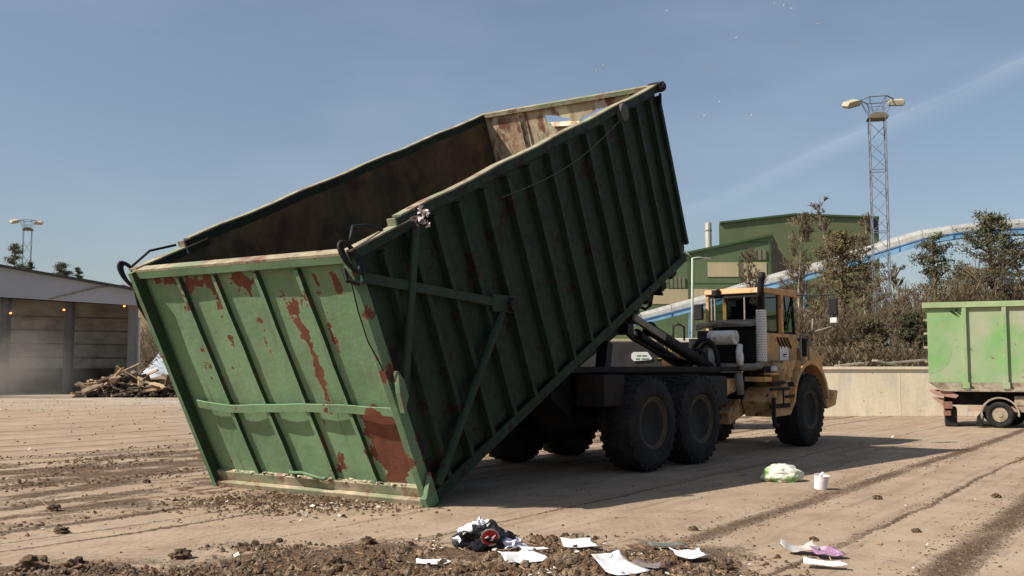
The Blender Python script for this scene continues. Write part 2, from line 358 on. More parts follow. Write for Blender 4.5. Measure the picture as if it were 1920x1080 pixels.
for side in (0, 1):
    ys = -1 if side == 0 else 1; y0 = 0 if side == 0 else WID
    sh = MB(); nx, nz = 150, 22
    for j in range(nz+1):
        for i in range(nx+1):
            x = (LEN-.02)*i/nx; zb = .06-.08*x/(LEN-.25) if x < LEN-.25 else -.02+(x-LEN+.25)*.88; z = zb+(top_z(x)-zb)*j/nz
            k = min(range(len(RIBX)), key=lambda q: abs(RIBX[q]-x)); bow = min(1, abs(x-RIBX[k])/.3)*sin(pi*min(1,max(0,j/nz)))
            sh.v.append(V((x, y0-ys*.016+ys*(bow*.018+.022*bow*mnoise.noise(V((x*1.6,z*1.1,side*5)))), z)))
    for j in range(nz):
        for i in range(nx): a = j*(nx+1)+i; sh.f.append((a,a+1,a+nx+2,a+nx+1))
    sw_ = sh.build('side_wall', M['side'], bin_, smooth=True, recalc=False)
    md = sw_.modifiers.new('thick', 'SOLIDIFY'); md.thickness = .008; md.offset = 0
    # dents: subdivide long outer sheet lightly through the bump only; liner inside
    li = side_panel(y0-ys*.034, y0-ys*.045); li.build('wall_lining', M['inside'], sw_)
    for x in RIBX:
        r = rib_mb(x, ys); r.xf(Matrix.Translation((0, y0, 0))); r.build('wall_rib', M['side'], sw_)
    r = MB(); yy = (y0-.07, y0+.05) if side == 0 else (y0-.05, y0+.07)
    pts = [(.9, 3.38), (.9, 3.55)] ; n = 14
    up = [(.9+(LEN+.02-.9)*i/n, top_z(.9+(LEN-.9)*i/n)+.012*sin(i*1.9)) for i in range(n+1)]
    r.prism([(x, z-.10) for x, z in up[::-1]]+[(.80, 3.38),(.80, 3.49)]+[(x, z+.03) for x, z in up], *yy)
    r.build('top_rail', M['side'], sw_)
    r = MB()
    for (xa, za), (xb, zb) in zip(up, up[1:]): r.bar((xa,(yy[0]+yy[1])/2,za+.04),(xb,(yy[0]+yy[1])/2,zb+.04),.135,.022)
    r.bar((.79,(yy[0]+yy[1])/2,3.30),(.79,(yy[0]+yy[1])/2,3.50),.13,.03)
    r.build('rail_edge', M['rail'], sw_)
    r = MB(); r.prism([(-.10,3.29),(1.22,3.29),(1.22,3.38),(-.10,3.40)], yy[0]-.02 if side == 0 else yy[0], yy[1] if side == 0 else yy[1]+.02); r.build('rear_rail', M['side'], sw_); r = MB(); r.bar((-.12,(yy[0]+yy[1])/2,3.41),(1.2,(yy[0]+yy[1])/2,3.395),.15,.022); r.build('rail_edge', M['rail'], sw_)
    r = MB(); r.box(-.02, LEN-.28, y0+ys*.075-.02, y0+ys*.075+.02, .0, .15); r.box(-.02, LEN-.28, y0-.05, y0+.05, -.03, .0); r.build('bottom_rail', M['side'], sw_)
    r = MB(); r.box(LEN-.04, LEN+.05, min(y0,y0+ys*.07), max(y0,y0+ys*.07), .25, 3.2); r.build('corner_post', M['side'], sw_)
# bracing bars and fittings on the near side
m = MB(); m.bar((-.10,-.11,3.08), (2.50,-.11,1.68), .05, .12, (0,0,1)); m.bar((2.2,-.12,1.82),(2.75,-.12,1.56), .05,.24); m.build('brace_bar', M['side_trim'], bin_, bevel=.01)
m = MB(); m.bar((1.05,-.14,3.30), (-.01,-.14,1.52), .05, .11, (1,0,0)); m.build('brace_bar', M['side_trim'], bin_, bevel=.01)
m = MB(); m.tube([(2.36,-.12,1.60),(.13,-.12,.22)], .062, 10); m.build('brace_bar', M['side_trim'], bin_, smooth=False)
m = MB(); m.lathe([(-.22,.07),(-.22,.1),(-.07,.1)], (2.6,0,1.62), 'y', 14); m.build('hinge_lug', M['darkrust'], bin_)
m = MB(); m.prism([(-.12,1.35),(.03,1.50),(.03,1.72),(-.03,1.86),(-.1,1.6)], -.17,-.10); m.build('lock_hook', M['gate_trim'], bin_)
m = MB(); m.lathe([(-.14,.045),(-.14,.15),(-.09,.16),(-.05,.16)], (7.37,0,3.27), 'y', 24); m.build('round_lug', mat('dull_lug', (.07,.07,.065), .2, 8, .7), bin_)
m = MB(); m.tube([(7.37+(3.1-7.37)*t, -.10, 3.2+(3.05-3.2)*t-.18*sin(pi*t)) for t in [i/14 for i in range(15)]], .006, 5); m.build('wire_rope', mat('dull_wire', (.09,.09,.08), .2, 8, .7), bin_)
m = MB(); m.box(LEN-.02,LEN+.14,-.16,.12,3.26,3.44); m.tube([(LEN+.05,-.2,3.35),(LEN+.05,.2,3.35)], .07, 10); m.tube([(LEN-.08,-.09,3.02),(LEN-.05,-.12,3.25)], .03, 8); m.build('corner_lug', M['darkrust'], bin_, bevel=.01)
# front wall with its torn slot
def front_wall(x0, x1, ins):
    bm = bmesh.new()
    def loop(pts, x):
        vs = [bm.verts.new((x, y, z)) for y, z in pts]; return [bm.edges.new((vs[i], vs[(i+1) % len(vs)])) for i in range(len(vs))]
    hole1 = [(2.42,3.20),(2.2,3.16),(1.98,3.09),(1.80,3.03),(1.95,3.01),(2.2,3.02),(2.40,3.04)]
    hole2 = [(1.66,2.96),(1.55,3.05),(1.4,3.07),(1.25,3.14),(1.0,3.16),(.90,3.08),(1.1,2.96),(1.35,2.93)]
    E = loop([(ins,.22),(WID-ins,.22),(WID-ins,3.37),(ins,3.37)], x0)+loop(hole1, x0)+loop(hole2, x0)
    bmesh.ops.triangle_fill(bm, use_beauty=True, edges=E)
    r = bmesh.ops.extrude_face_region(bm, geom=list(bm.faces)); bmesh.ops.translate(bm, verts=[v for v in r['geom'] if isinstance(v, bmesh.types.BMVert)], vec=(x1-x0,0,0))
    bmesh.ops.recalc_face_normals(bm, faces=bm.faces)
    me = bpy.data.meshes.new('front_wall'); bm.to_mesh(me); bm.free(); me.materials.append(M['front_in']); o = bpy.data.objects.new('front_wall', me); C.objects.link(o); o.parent = bin_; return o
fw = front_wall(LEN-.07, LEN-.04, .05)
m = MB(); m.box(LEN-.12,LEN+.06,.06,WID-.06,3.34,3.42); m.build('top_rail', M['rail'], fw)
m = MB(); m.add([(LEN-.16,2.95,3.28),(LEN-.08,2.86,3.28),(LEN-.08,2.95,.3),(LEN-.14,3.0,.3),(LEN-.16,2.97,1.7)], [(0,1,2,3),(0,3,4)]); m.build('weld_strip', M['front_in'], fw); m = MB(); m.add([(LEN-.075,2.3,3.03),(LEN-.2,2.2,2.97),(LEN-.16,1.6,2.90),(LEN-.075,1.66,2.98)], [(0,1,2,3)]); m.build('torn_plate', M['front_in'], fw)
m = MB(); m.box(-.02,LEN-.25,.06,WID-.06,.03,.06); m.build('floor', M['inside'], bin_)
m = MB(); m.prism([(LEN-.3,-.02),(LEN-.02,.2),(LEN-.06,.26),(LEN-.34,.07)], .05, WID-.05); m.build('front_chamfer', M['side'], bin_)
for i in range(13):
    m = MB(); x = .5+i*.66; m.box(x-.05,x+.05,.03,WID-.03,-.10,.026); m.build('floor_beam', M['darkrust'], bin_)
for y in (1.3, 2.4):
    m = MB(); m.box(.5,8.6,y-.07,y+.07,-.34,-.104); m.build('skid_beam', M['darkrust'], bin_)
m = MB()
for x, zz in ((8.3,-.14),(7.75,-.2),(7.1,-.16),(6.6,-.12)): m.box(x-.14,x+.12,-.02,.28,zz,-.035)
m.build('floor_lug', M['darkrust'], bin_, bevel=.02)
m = MB(); m.tube([(8.05,.35,-.1),(7.92,.35,-.34),(7.74,.35,-.5)], .04, 8); m.tube([(7.86,.1,-.32),(7.92,.55,-.30)], .03, 8); m.tube([(7.90,.2,-.22),(7.96,.5,-.2)], .03, 8); m.tube([(7.74,.35,-.5),(7.62,.4,-.52),(7.60,.5,-.44)], .03, 8); m.build('hanging_hook', M['darkrust'], bin_)
# tailgate
gate_t = bpy.data.objects.new('tailgate', None)
def gx(z): return -.0325*z
def gpanel(y0,y1,z0,z1,x0,x1):
    m = MB(); m.box(x0,x1,y0,y1,z0,z1); m.v = [V((p.x+gx(p.z), p.y, p.z)) for p in m.v]; return m
def gridpanel():
    m = MB(); nx, nz = 40, 34
    for j in range(nz+1):
        for i in range(nx+1):
            y = .05+(WID-.1)*i/nx; z = .1+3.2*j/nz
            d = .018*mnoise.noise(V((y*.9, z*.8, 3)))+.006*mnoise.noise(V((y*2.7, z*2.2, 8)))
            m.v.append(V((.07+gx(z)+d, y, z)))
    for j in range(nz):
        for i in range(nx): a = j*(nx+1)+i; m.f.append((a, a+1, a+nx+2, a+nx+1))
    return m
gate = gridpanel().build('tailgate', M['gate'], bin_, smooth=True)
md = gate.modifiers.new('thick', 'SOLIDIFY'); md.thickness = .02; md.offset = 1
def bent(y_top, y_bot, w, dep, z0, z1):
    m = MB(); n = 12; prof = [(-w/2-.01, .06), (-w/2, -dep), (w/2, -dep), (w/2+.01, .06)]
    for i in range(n+1):
        t = i/n; z = z0+(z1-z0)*t; y = y_bot+(y_top-y_bot)*t+.012*mnoise.noise(V((y_top*3, z*2, 0)))
        for a, d in prof: m.v.append(V((.06+d+gx(z)+(.0), y+a, z)))
    for i in range(n):
        for k in range(4): k2 = (k+1) % 4; m.f.append((i*4+k, i*4+k2, i*4+4+k2, i*4+4+k))
    m.f.append((0,1,2,3)); m.f.append(tuple(n*4+k for k in (3,2,1,0))); return m
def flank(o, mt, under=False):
    '''paints shade onto the right-facing faces, and onto undersides if asked'''
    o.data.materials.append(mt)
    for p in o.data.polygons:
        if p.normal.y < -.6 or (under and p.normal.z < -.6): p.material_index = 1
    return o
shade_green = mat('painted_shade_green', (.022,.055,.025), .3, 4, .8, layers=[((.10,.04,.03), 5, .62, .04)])  # dark green standing in for shade beside the ribs, with rust flecks
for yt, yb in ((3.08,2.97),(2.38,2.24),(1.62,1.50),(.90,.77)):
    flank(bent(yt, yb, .06, .05, .2, 3.22).build('gate_rib', M['gate'], gate), shade_green)
flank(gpanel(3.81,WID+.02,.02,3.38,-.09,.14).build('gate_post', M['gate_trim'], gate), shade_green)
gpanel(-.02,.085,.02,3.38,-.02,.14).build('gate_post', M['gate_trim'], gate, bevel=.008)
flank(gpanel(0,WID,3.27,3.36,-.02,.14).build('gate_top_rail', M['gate_trim'], gate), shade_green, True); gpanel(-.01,WID+.01,3.36,3.40,-.02,.15).build('gate_top_edge', M['rail'], gate, bevel=.005)
m = gpanel(-.02,WID,.10,.24,.0,.12); m2 = gpanel(-.03,WID+.01,0.0,.10,-.07,.10); m.add(m2.v, m2.f); m.build('gate_bottom_rail', M['rail'], gate, bevel=.01)
m = MB(); n = 24
for i in range(n+1):
    t = i/n; y = .09+(3.62-.09)*t; z = 1.31+.03*sin(t*5)+(.0 if t < .85 else (t-.85)*.5); d = -.058-.014*abs(sin(t*pi*4.6))**2
    for a, c_ in ((-.055,0),(.055,0),(.055,.02),(-.055,.02)): m.v.append(V((.055+d+c_+gx(z), y, z+a)))
for i in range(n):
    for k in range(4): k2 = (k+1) % 4; m.f.append((i*4+k, i*4+k2, i*4+4+k2, i*4+4+k))
m.f.append((0,1,2,3)); m.f.append(tuple(n*4+k for k in (3,2,1,0)))
m.build('gate_crossbar', M['gate'], gate)
m = MB(); m.tube([(.0,2.28,.33),(-.05,2.22,.34),(-.06,2.0,.36),(-.06,1.75,.31),(-.05,1.64,.28),(0,1.60,.28)], .022, 8); m.build('handle', M['gate_trim'], gate, smooth=True)
m = MB(); m.box(-.13,.1,-.10,.0,-.0,.17); m.prism([(-.1,.17),(.1,.17),(.1,.42)], -.1,-.03); m.build('corner_foot', M['gate_trim'], gate, bevel=.01)
for y, yc in ((-.02,-.06),(WID-.02, WID+.1)):
    m = MB(); cx, cz = -.1, 3.33
    for rr, ph in ((.17,0),(.2,.5)): m.tube([(cx-.02+rr*.5*cos(a+ph), yc+.3*rr*sin(a), cz+rr*sin(a+ph*.3)) for a in [2*pi*i/22 for i in range(23)]], .026, 7, False)
    m.build('hinge_cable', M['dark'], bin_, smooth=True)
m = MB(); m.tube([(-.05,-.05,3.5),(.15,.03,3.62),(.4,.05,3.55),(.62,.03,3.42)], .022, 7); m.build('hose', M['dark'], bin_, smooth=True); m = MB(); m.tube([(-.12,WID,3.45),(.2,WID-.05,3.56),(.6,WID-.1,3.5)], .018, 7)
m.build('hose', M['dark'], bin_, smooth=True)
m = MB(); m.tube([(-.14,WID+.06,3.25),(-.16,WID+.10,2.9),(-.1,WID+.05,2.5),(-.06,WID+.04,2.1),(-.02,WID+.03,1.7)], .022, 7); m.build('hose', M['dark'], bin_, smooth=True); 
m = MB(); m.tube([(-.15,.02,3.05),(-.17,.03,2.7),(-.15,.04,2.3),(-.1,-.02,1.9)], .009, 5); m.tube([(-.12,.1,3.2),(-.18,.05,3.08),(-.1,-.06,3.0)], .03, 7); m.build('loose_cable', M['dark'], bin_)
# soil caught on the gate's lower ledge
m = MB()
for i in range(70):
    y = random.uniform(.2, 3.5); r = random.uniform(.012,.04); z = .235+r*.4
    cc = V((.035+gx(z)-random.uniform(0,.03), y, z)); vs = [cc+V((random.uniform(-1,1)*r, random.uniform(-1,1)*r*1.6, random.uniform(-.5,1)*r)) for _ in range(6)]
    m.add(vs, [(0,1,2),(0,2,3),(0,3,4),(0,4,5),(1,3,5),(2,4,5),(1,2,4)])
m.build('caught_soil', mat('pale_dried_soil', (.45,.38,.28), .3, 20, .95), gate)['kind'] = 'stuff'

# ------------------------------------------------------------------ articulated hauler
TA = R(38.6)
truck = empty('articulated_hauler', (2.36,16.42,0), pi/2-TA, 'dusty yellow articulated hauler with a tall shielded exhaust, standing under the tipped container', 'dump truck')
def make_wheel():
    w = MB(); W2 = .62
    w.lathe([(.05,.43),(.0,.46),(-.02,.56),(.0,.68),(.04,.75),(.10,.775),(W2-.10,.775),(W2-.04,.75),(W2,.68),(W2+.02,.56),(W2,.46),(W2-.05,.43)], n=56)
    ty = w.build('tyre', M['tyre'], None, smooth=True)
    t = MB()
    for k in range(30):
        a = 2*pi*k/30
        for sgn in (0, 1):
            y0, y1 = (.02,.30) if sgn == 0 else (.32,.60); da = .07 if sgn == 0 else -.0
            aa = a+(pi/30 if sgn else 0)
            q = []
            for (yy, ang) in ((y0, aa+(.0 if sgn == 0 else .1)), (y1, aa+(.1 if sgn == 0 else .0))):
                for dw in (-.05, .05):
                    r0 = .74; r1 = .80 if .08 < yy < .54 else .775
                    q.append([V((r*cos(ang+dw), yy, r*sin(ang+dw))) for r in (r0, r1)])
            vs = [q[0][0],q[1][0],q[3][0],q[2][0],q[0][1],q[1][1],q[3][1],q[2][1]]
            t.add(vs, [(0,3,2,1),(4,5,6,7),(0,1,5,4),(1,2,6,5),(2,3,7,6),(3,0,4,7)])
    r = MB(); r.lathe([(.06,.44),(.015,.44),(.01,.42),(.035,.40),(.05,.36),(.09,.31),(.10,.28),(.34,.27),(.34,.02)], n=40); r.lathe([(.33,.18),(.24,.17),(.22,.13),(.22,.05),(.2,.0)], n=24)
    r.lathe([(.5,.46),(.5,.1),(.51,.1)], n=32)
    for k in range(12): r.tube([(.22*cos(pi*k/6), .34, .22*sin(pi*k/6)), (.22*cos(pi*k/6), .30, .22*sin(pi*k/6))], .018, 6)
    return ty, t, r
root_w = bpy.data.objects.new('wheel', None); C.objects.link(root_w); root_w.parent = truck; root_w.location = (0,0,.795)
ty, tmb, rmb = make_wheel(); ty.parent = root_w
tmb.build('tread', M['tyre'], root_w); rmb.build('rim', M['rim'], root_w, smooth=False)
for (x, y, fl) in ((1.66,0,0),(6.7,0,0),(0,3.3,1),(1.66,3.3,1),(6.7,2.75,1)):
    c = copy_tree(root_w, truck); c.location = (x,y,.795); c.rotation_euler = (0,(x*7+y) % 1,pi if fl else 0)
# rear frame
m = MB()
for y in (1.15, 2.15): m.box(-1.25,4.4,y-.09,y+.09,1.15,1.6)
for x in (-1.15,-.3,.85,2.4,3.8): m.box(x-.1,x+.1,1.06,2.24,1.1,1.5)
m.prism([(-1.6,1.2),(-1.1,.9),(-.9,1.5),(-1.5,1.62)], .95, 2.35)
m.build('rear_frame', M['dark'], truck, bevel=.01)
m = MB(); m.box(-1.7,4.7,.62,.74,1.63,1.73); m.box(-1.5,4.2,.9,2.6,1.60,1.64); m.build('deck_rail', M['darkrust'], truck, bevel=.01)
for x in (0, 1.66):
    m = MB(); m.tube([(x,.45,.795),(x,1.2,.795),(x,1.5,.795),(x,1.8,.795),(x,2.1,.795),(x,2.85,.795)], [.16,.14,.3,.34,.3,.14], 14); m.build('axle', M['dark'], truck, smooth=True)
for y in (.72, 2.58):
    m = MB(); m.prism([(-.1,.75),(.5,.72),(1.16,.72),(1.76,.75),(1.7,.95),(1.05,1.2),(.6,1.2),(-.05,.95)], y-.09, y+.09); m.build('bogie_beam', M['dark'], truck, bevel=.01)
m = MB(); m.box(-.6,2.4,.68,.86,1.30,1.58); m.box(-1.2,-.6,.2,.75,1.1,1.6); m.build('side_box', M['darkrust'], truck, bevel=.02)
m = MB(); m.box(2.2,3.4,.35,1.0,.95,1.55); m.build('fuel_tank', M['dark'], truck, bevel=.05)
# tilt frame lying under the container
sl = math.tan(at_)
def tz(x): return (x+5.2)*.474+.012
m = MB()
for y in (1.25, 2.05): m.bar((-1.3,y,tz(-1.3)-.42), (1.5,y,tz(1.5)-.42), .14, .2)
m.tube([(-1.25,.9,1.5),(-1.25,2.5,1.5)], .13, 12)
m.bar((.9,1.0,tz(.9)-.5),(.9,2.4,tz(.9)-.5), .2,.2)
m.bar((-.35,.8,1.6),(-.1,.9,tz(-.1)-.3),.22,.16,(1,0,0)); m.bar((-.6,2.3,1.6),(-.3,2.3,tz(-.3)-.3),.22,.16,(1,0,0))
m.build('tilt_frame', M['dark'], truck, bevel=.01)
for (y, x0, z0, x1, z1) in ((1.15, 1.25, 2.60, 4.15, 1.72), (2.05, 2.35, 2.50, 4.75, 1.72)):
    m = MB(); p, q = V((x0,y,z0)), V((x1,y,z1)); k = p.lerp(q, .18)
    m.tube([k,q], .115, 16); m.tube([k,k+(q-k)*.03], .14, 16); m.tube([q+(0*q),q+(q-p).normalized()*.1], .09, 10); cy = m.build('lift_cylinder', M['dark'], truck, smooth=False)
    r = MB(); r.tube([p,k], .06, 12); r.tube([p+V((0,-.12,0)),p+V((0,.12,0))], .1, 12); r.build('piston_rod', M['chrome'], cy)
m = MB(); m.bar((1.0,1.0,2.62),(2.1,1.0,2.28),.05,.12); m.build('hose_guard', M['greysteel'], truck)
m = MB(); m.tube([(1.1,1.4,2.5),(1.5,1.35,2.25),(2.6,1.35,1.95),(3.8,1.35,1.8)], .035, 8); m.build('hose', M['dark'], truck, smooth=True)
# hitch
m = MB(); m.tube([(3.6,1.55,1.0),(4.1,1.45,.98),(4.5,1.4,.95),(5.0,1.4,.95)], [.32,.4,.3,.34], 14); m.build('hitch', M['darkrust'], truck, smooth=True)
m = MB(); m.prism([(3.7,1.45),(4.6,1.5),(4.6,1.25),(4.1,1.15)], .7, 2.1); m.prism([(4.3,.55),(4.9,.72),(5.5,.85),(5.4,1.1),(4.6,1.05),(4.2,.8)], .75, 2.0); m.build('hitch_yoke', M['tan'], truck, bevel=.02)
# front unit
m = MB(); m.box(4.9,5.9,.28,.74,1.44,1.74); m.build('dark_cavity_box', M['dark'], truck)  # dark box added in place of the shaded cavity under the engine cover
m = MB(); m.bar((4.75,.03,1.36),(5.35,.03,1.40),.06,.06); m.bar((5.3,-.02,1.1),(5.7,-.02,1.12),.05,.05); m.tube([(5.62,-.05,1.36),(5.62,.1,1.36)],.05,8); m.build('tow_pin', M['darkrust'], truck)
m = MB(); m.box(4.75,7.6,.75,1.9,.95,1.6); m.build('front_frame', M['darkrust'], truck, bevel=.02)
m = MB(); m.prism([(4.75,1.02),(5.0,1.30),(5.95,1.42),(5.95,.98),(5.7,.72),(4.9,.70)], .05,.72); m.build('step_box', M['tan'], truck, bevel=.02)
m = MB(); m.box(4.62,5.6,.02,.05,.88,.97); m.box(4.62,5.5,-.02,.04,1.24,1.3); m.box(4.72,4.78,-.02,.04,.55,1.1); m.tube([(5.15,-.02,.9),(5.15,-.02,1.28)], .018,6); m.box(4.72,4.95,-.02,.04,.52,.57); m.build('boarding_step', M['darkrust'], truck)
def arch(r0, r1, a0, a1, y0, y1, cx=6.7, cz=.85, n=14, zs=1.0):
    m = MB(); out_ = [(cx+r1*cos(a), cz+r1*zs*sin(a)) for a in [a0+(a1-a0)*i/n for i in range(n+1)]]; inn = [(cx+r0*cos(a), cz+r0*zs*sin(a)) for a in [a1+(a0-a1)*i/n for i in range(n+1)]]
    for i in range(n):
        q = [out_[i], out_[i+1], inn[n-1-i], inn[n-i]]; m.prism(q, y0, y1)
    return m
m = arch(.93,1.02,R(10),R(172),-.02,.7); m.build('fender', M['yellow'], truck)
m = MB(); m.prism([(5.75,1.0),(5.75,1.5),(6.05,1.86),(5.5,1.86),(5.2,1.6),(5.2,1.42)], .06,.66); m.build('fender_step', M['tan'], truck, bevel=.02)
m = MB(); m.prism([(7.62,.78),(8.15,.85),(8.3,1.18),(7.66,1.22)], .0, 2.6); m.build('bumper', M['tan'], truck, bevel=.03)
m = MB(); m.box(5.42,7.1,.47,1.88,1.80,2.45); m.build('engine_cover', M['yellow'], truck, bevel=.03)
m = MB(); m.prism([(7.75,1.2),(7.55,2.16),(8.0,2.20),(8.5,2.06),(8.72,1.75),(8.75,1.15)], .50, 1.95); hood = m.build('hood', M['yellow'], truck, bevel=.06)
m = MB(); m.box(7.1,7.56,.7,1.8,1.4,2.0); m.build('engine', M['dark'], truck, bevel=.03)
m = MB()
for k in range(4): m.bar((6.0+k*.17,.455,2.36),(6.22+k*.17,.455,2.14),.02,.05,(1,0,0))
m.build('air_vent', M['darkrust'], truck)
m = MB(); m.box(6.12,6.58,.450,.462,1.80,2.17); m.build('sticker', M['white'], truck)
m = MB(); m.box(6.27,6.46,.446,.449,1.98,2.01); m.box(6.25,6.40,.446,.449,1.94,1.955); m.build('sticker_text', M['dark'], truck)
m = MB(); m.tube([(7.22,.36,1.95),(7.22,.36,2.3)], .075, 12); m.tube([(7.22,.36,2.3),(7.22,.36,2.36)], [.14,.13], 14); m.build('air_intake', M['dark'], truck)
m = MB(); m.tube([(6.28,0,1.55),(6.28,.05,2.0),(6.42,.1,2.42)], .022, 7); m.tube([(6.85,.1,1.85),(6.85,.1,2.40)], .022,7); m.tube([(6.42,.1,2.42),(6.85,.1,2.42)], .022,7); m.tube([(6.8,.0,2.4),(6.86,.0,2.78)], .018,7); m.tube([(6.85,.02,2.48),(7.08,-.4,2.62)], .018,7); m.build('hand_rail', M['greysteel'], truck, smooth=True)
# cab
cx0, cx1, cy0, cy1, cz0, cz1 = 5.38, 7.05, .48, 1.83, 2.45, 3.30
cab = bpy.data.objects.new('cab', None); C.objects.link(cab); cab.parent = truck
m = MB(); m.prism([(cx0-.05,3.30),(cx0,3.42),(cx1+.1,3.44),(cx1+.25,3.33),(cx1+.2,3.28)], cy0-.03, cy1+.03); m.build('cab_roof', M['yellow'], cab, bevel=.02)
def post(x, y, mt, w=.07, x2=None, name='cab_post'):
    m = MB(); m.bar((x,y,cz0),(x2 if x2 else x,y,cz1),w,w,(1,0,0)); m.build(name, mt, cab, bevel=.008)
post(cx0+.03, cy0+.03, M['dark']); post(cx0+.03, cy1-.03, M['yellow']); post(6.28, cy0+.02, M['yellow'], .11); post(cx1-.0, cy0+.03, M['dark'], .06, cx1-.12); post(cx1, cy1-.03, M['dark'], .06, cx1-.12); post(6.28, cy1-.02, M['yellow'], .09)
m = MB(); m.box(cx0,cx0+.05,cy0+.07,cy1-.07,2.45,2.74); m.box(cx0,cx0+.05,cy0+.07,cy1-.07,3.22,3.30); m.build('rear_panel', M['dark'], cab)
for y in (.92, 1.62, 1.70):
    m = MB(); m.box(cx0,cx0+.04,y-.015,y+.015,2.74,3.22); m.build('window_bar', M['greysteel'], cab)
m = MB(); m.box(cx0+.02,cx0+.026,cy0+.07,cy1-.07,2.74,3.22); m.build('rear_window', M['glass'], cab)
m = MB(); m.box(cx0+.06,6.22,cy0+.03,cy0+.036,2.5,3.28); m.build('side_window', M['glass'], cab)
m = MB(); m.box(6.34,cx1-.05,cy0+.03,cy0+.036,2.5,3.28); m.build('side_window', M['glass'], cab)
m = MB(); m.box(6.34,cx1-.05,cy1-.036,cy1-.03,2.5,3.28); m.build('side_window', M['glass'], cab)
m = MB(); m.add([(cx1,cy0+.06,2.5),(cx1,cy1-.06,2.5),(cx1-.12,cy1-.06,3.28),(cx1-.12,cy0+.06,3.28)],[(0,1,2,3)]); m.build('windscreen', M['glass'], cab)
m = MB(); m.box(cx0+.05,cx1,cy0+.05,cy1-.05,2.452,2.5); m.build('cab_floor', M['dark'], cab)
m = MB(); m.bar((6.45,cy0,3.27),(6.62,cy0,2.52),.03,.03,(1,0,0)); m.bar((6.95,cy0,3.2),(6.6,cy0,2.6),.025,.025,(1,0,0)); m.build('wiper_linkage', M['dark'], cab)
m = MB(); m.box(5.75,6.2,.95,1.4,2.5,2.72); m.box(5.68,5.82,.95,1.4,2.6,3.05); m.box(5.70,5.8,1.07,1.28,3.05,3.2); m.build('driver_seat', M['dark'], cab, bevel=.03)
m = MB(); m.box(cx0-.02,cx0+.08,cy0+.06,cy0+.16,3.26,3.36); m.build('work_light', M['dark'], cab); m = MB(); m.box(cx0-.08,cx0,1.55,1.65,3.28,3.40); m.tube([(cx0-.02,1.5,3.28),(cx0-.08,1.5,3.40)], .05,8); m.build('work_light', M['dark'], cab)
m = MB(); m.tube([(6.95,.4,3.33),(6.98,0,3.30),(7.05,-.42,3.31)], .016,6); m.tube([(7.03,-.4,2.6),(7.05,-.42,3.31)], .014,6); arm = m.build('mirror_arm', M['dark'], cab)
m = MB(); m.box(7.0,7.08,-.5,-.32,2.86,3.24); m.build('mirror', M['dark'], arm, bevel=.02)
m = MB(); m.box(7.0,7.06,-.49,-.33,2.68,2.80); m.build('mirror', M['silver'], arm, bevel=.02)
m = MB(); m.box(5.2,5.3,1.84,2.04,2.75,3.1); m.build('mirror', M['dark'], cab, bevel=.02)
# engine deck behind the cab
m = MB(); m.prism([(4.72,2.56),(5.35,2.62),(5.35,2.66),(4.74,2.66),(4.66,2.6)], .5, 1.72); m.tube([(4.66,.55,2.6),(4.63,1.1,2.67),(4.66,1.7,2.52)], .03, 8); m.build('deck_plate', M['greysteel'], truck)
m = MB(); m.box(5.0,5.4,.5,1.85,1.7,2.5); m.build('bulkhead', M['dark'], truck)
m = MB(); m.tube([(4.55,.72,2.33),(4.55,1.32,2.33)], .15, 20); m.build('air_tank', M['silver'], truck, smooth=False, bevel=.01)
m = MB(); m.tube([(4.6,1.62,1.75),(4.6,1.62,2.32)], .2, 20); m.build('hydraulic_tank', M['greysteel'], truck, bevel=.01)
m = MB(); m.tube([(4.5,.62,1.75),(4.5,.62,1.95),(4.55,.66,2.05),(4.6,.66,2.18)], [.07,.08,.07,.06], 12); m.build('coolant_pipe', M['silver'], truck, smooth=True); m = MB(); m.tube([(4.5,1.27,1.8),(4.5,1.27,2.12)], .07, 12); m.build('coolant_pipe', M['silver'], truck, smooth=True); m = MB(); m.tube([(4.5,.66,1.6),(4.5,.62,1.15)], .085,12); m.build('coolant_pipe', M['greysteel'], truck, smooth=True)
m = MB(); m.tube([(4.35,1.35+.32*cos(a), 1.78+.52*sin(a)) for a in [pi*i/16-.1 for i in range(18)]], .045, 9); m.build('hose', M['dark'], truck, smooth=True); m = MB(); m.tube([(4.4,1.3+.2*cos(a), 1.85+.36*sin(a)) for a in [pi*i/12 for i in range(13)]], .035, 8); m.build('hose', M['dark'], truck, smooth=True); m = MB(); m.tube([(4.3,1.5+.25*cos(a), 1.7+.4*sin(a)) for a in [pi*i/12 for i in range(13)]], .03, 8); m.build('hose', M['dark'], truck, smooth=True)
ex = bpy.data.objects.new('exhaust_stack', None); C.objects.link(ex); ex.parent = truck
m = MB(); m.tube([(4.45,1.2,1.73),(4.55,.7,1.72),(4.65,.42,1.72),(4.82,.33,1.75),(4.88,.31,1.86)], .075, 12); m.build('exhaust_pipe', M['greysteel'], ex, smooth=True)
m = MB(); m.lathe([(.0,.105),(1.06,.105)], axis='z', n=28); o = m.build('heat_shield', M['perf'], ex); o.location = (4.88,.31,1.84)
m = MB(); m.tube([(4.88,.31,2.88),(4.88,.31,3.42),(4.86,.27,3.56),(4.82,.24,3.66)], .07, 12); m.build('tail_pipe', M['dark'], ex, smooth=True)
m = MB(); m.tube([(4.7,.5,1.6),(5.0,.6,1.5),(5.3,.4,1.45),(5.6,.3,1.5)], .05,8); m.tube([(4.6,.9,1.5),(5.2,1.2,1.45)], .06,8); m.tube([(5.0,.3,1.6),(5.7,.35,1.66)], .03,8); m.build('pipe_bundle', M['darkrust'], truck, smooth=True)
m = MB(); m.lathe([(0,.02),(.02,.08),(.1,.07),(.12,.03)], (5.25,.22,1.62), 'z', 14); m.build('filter_bowl', M['silver'], truck)
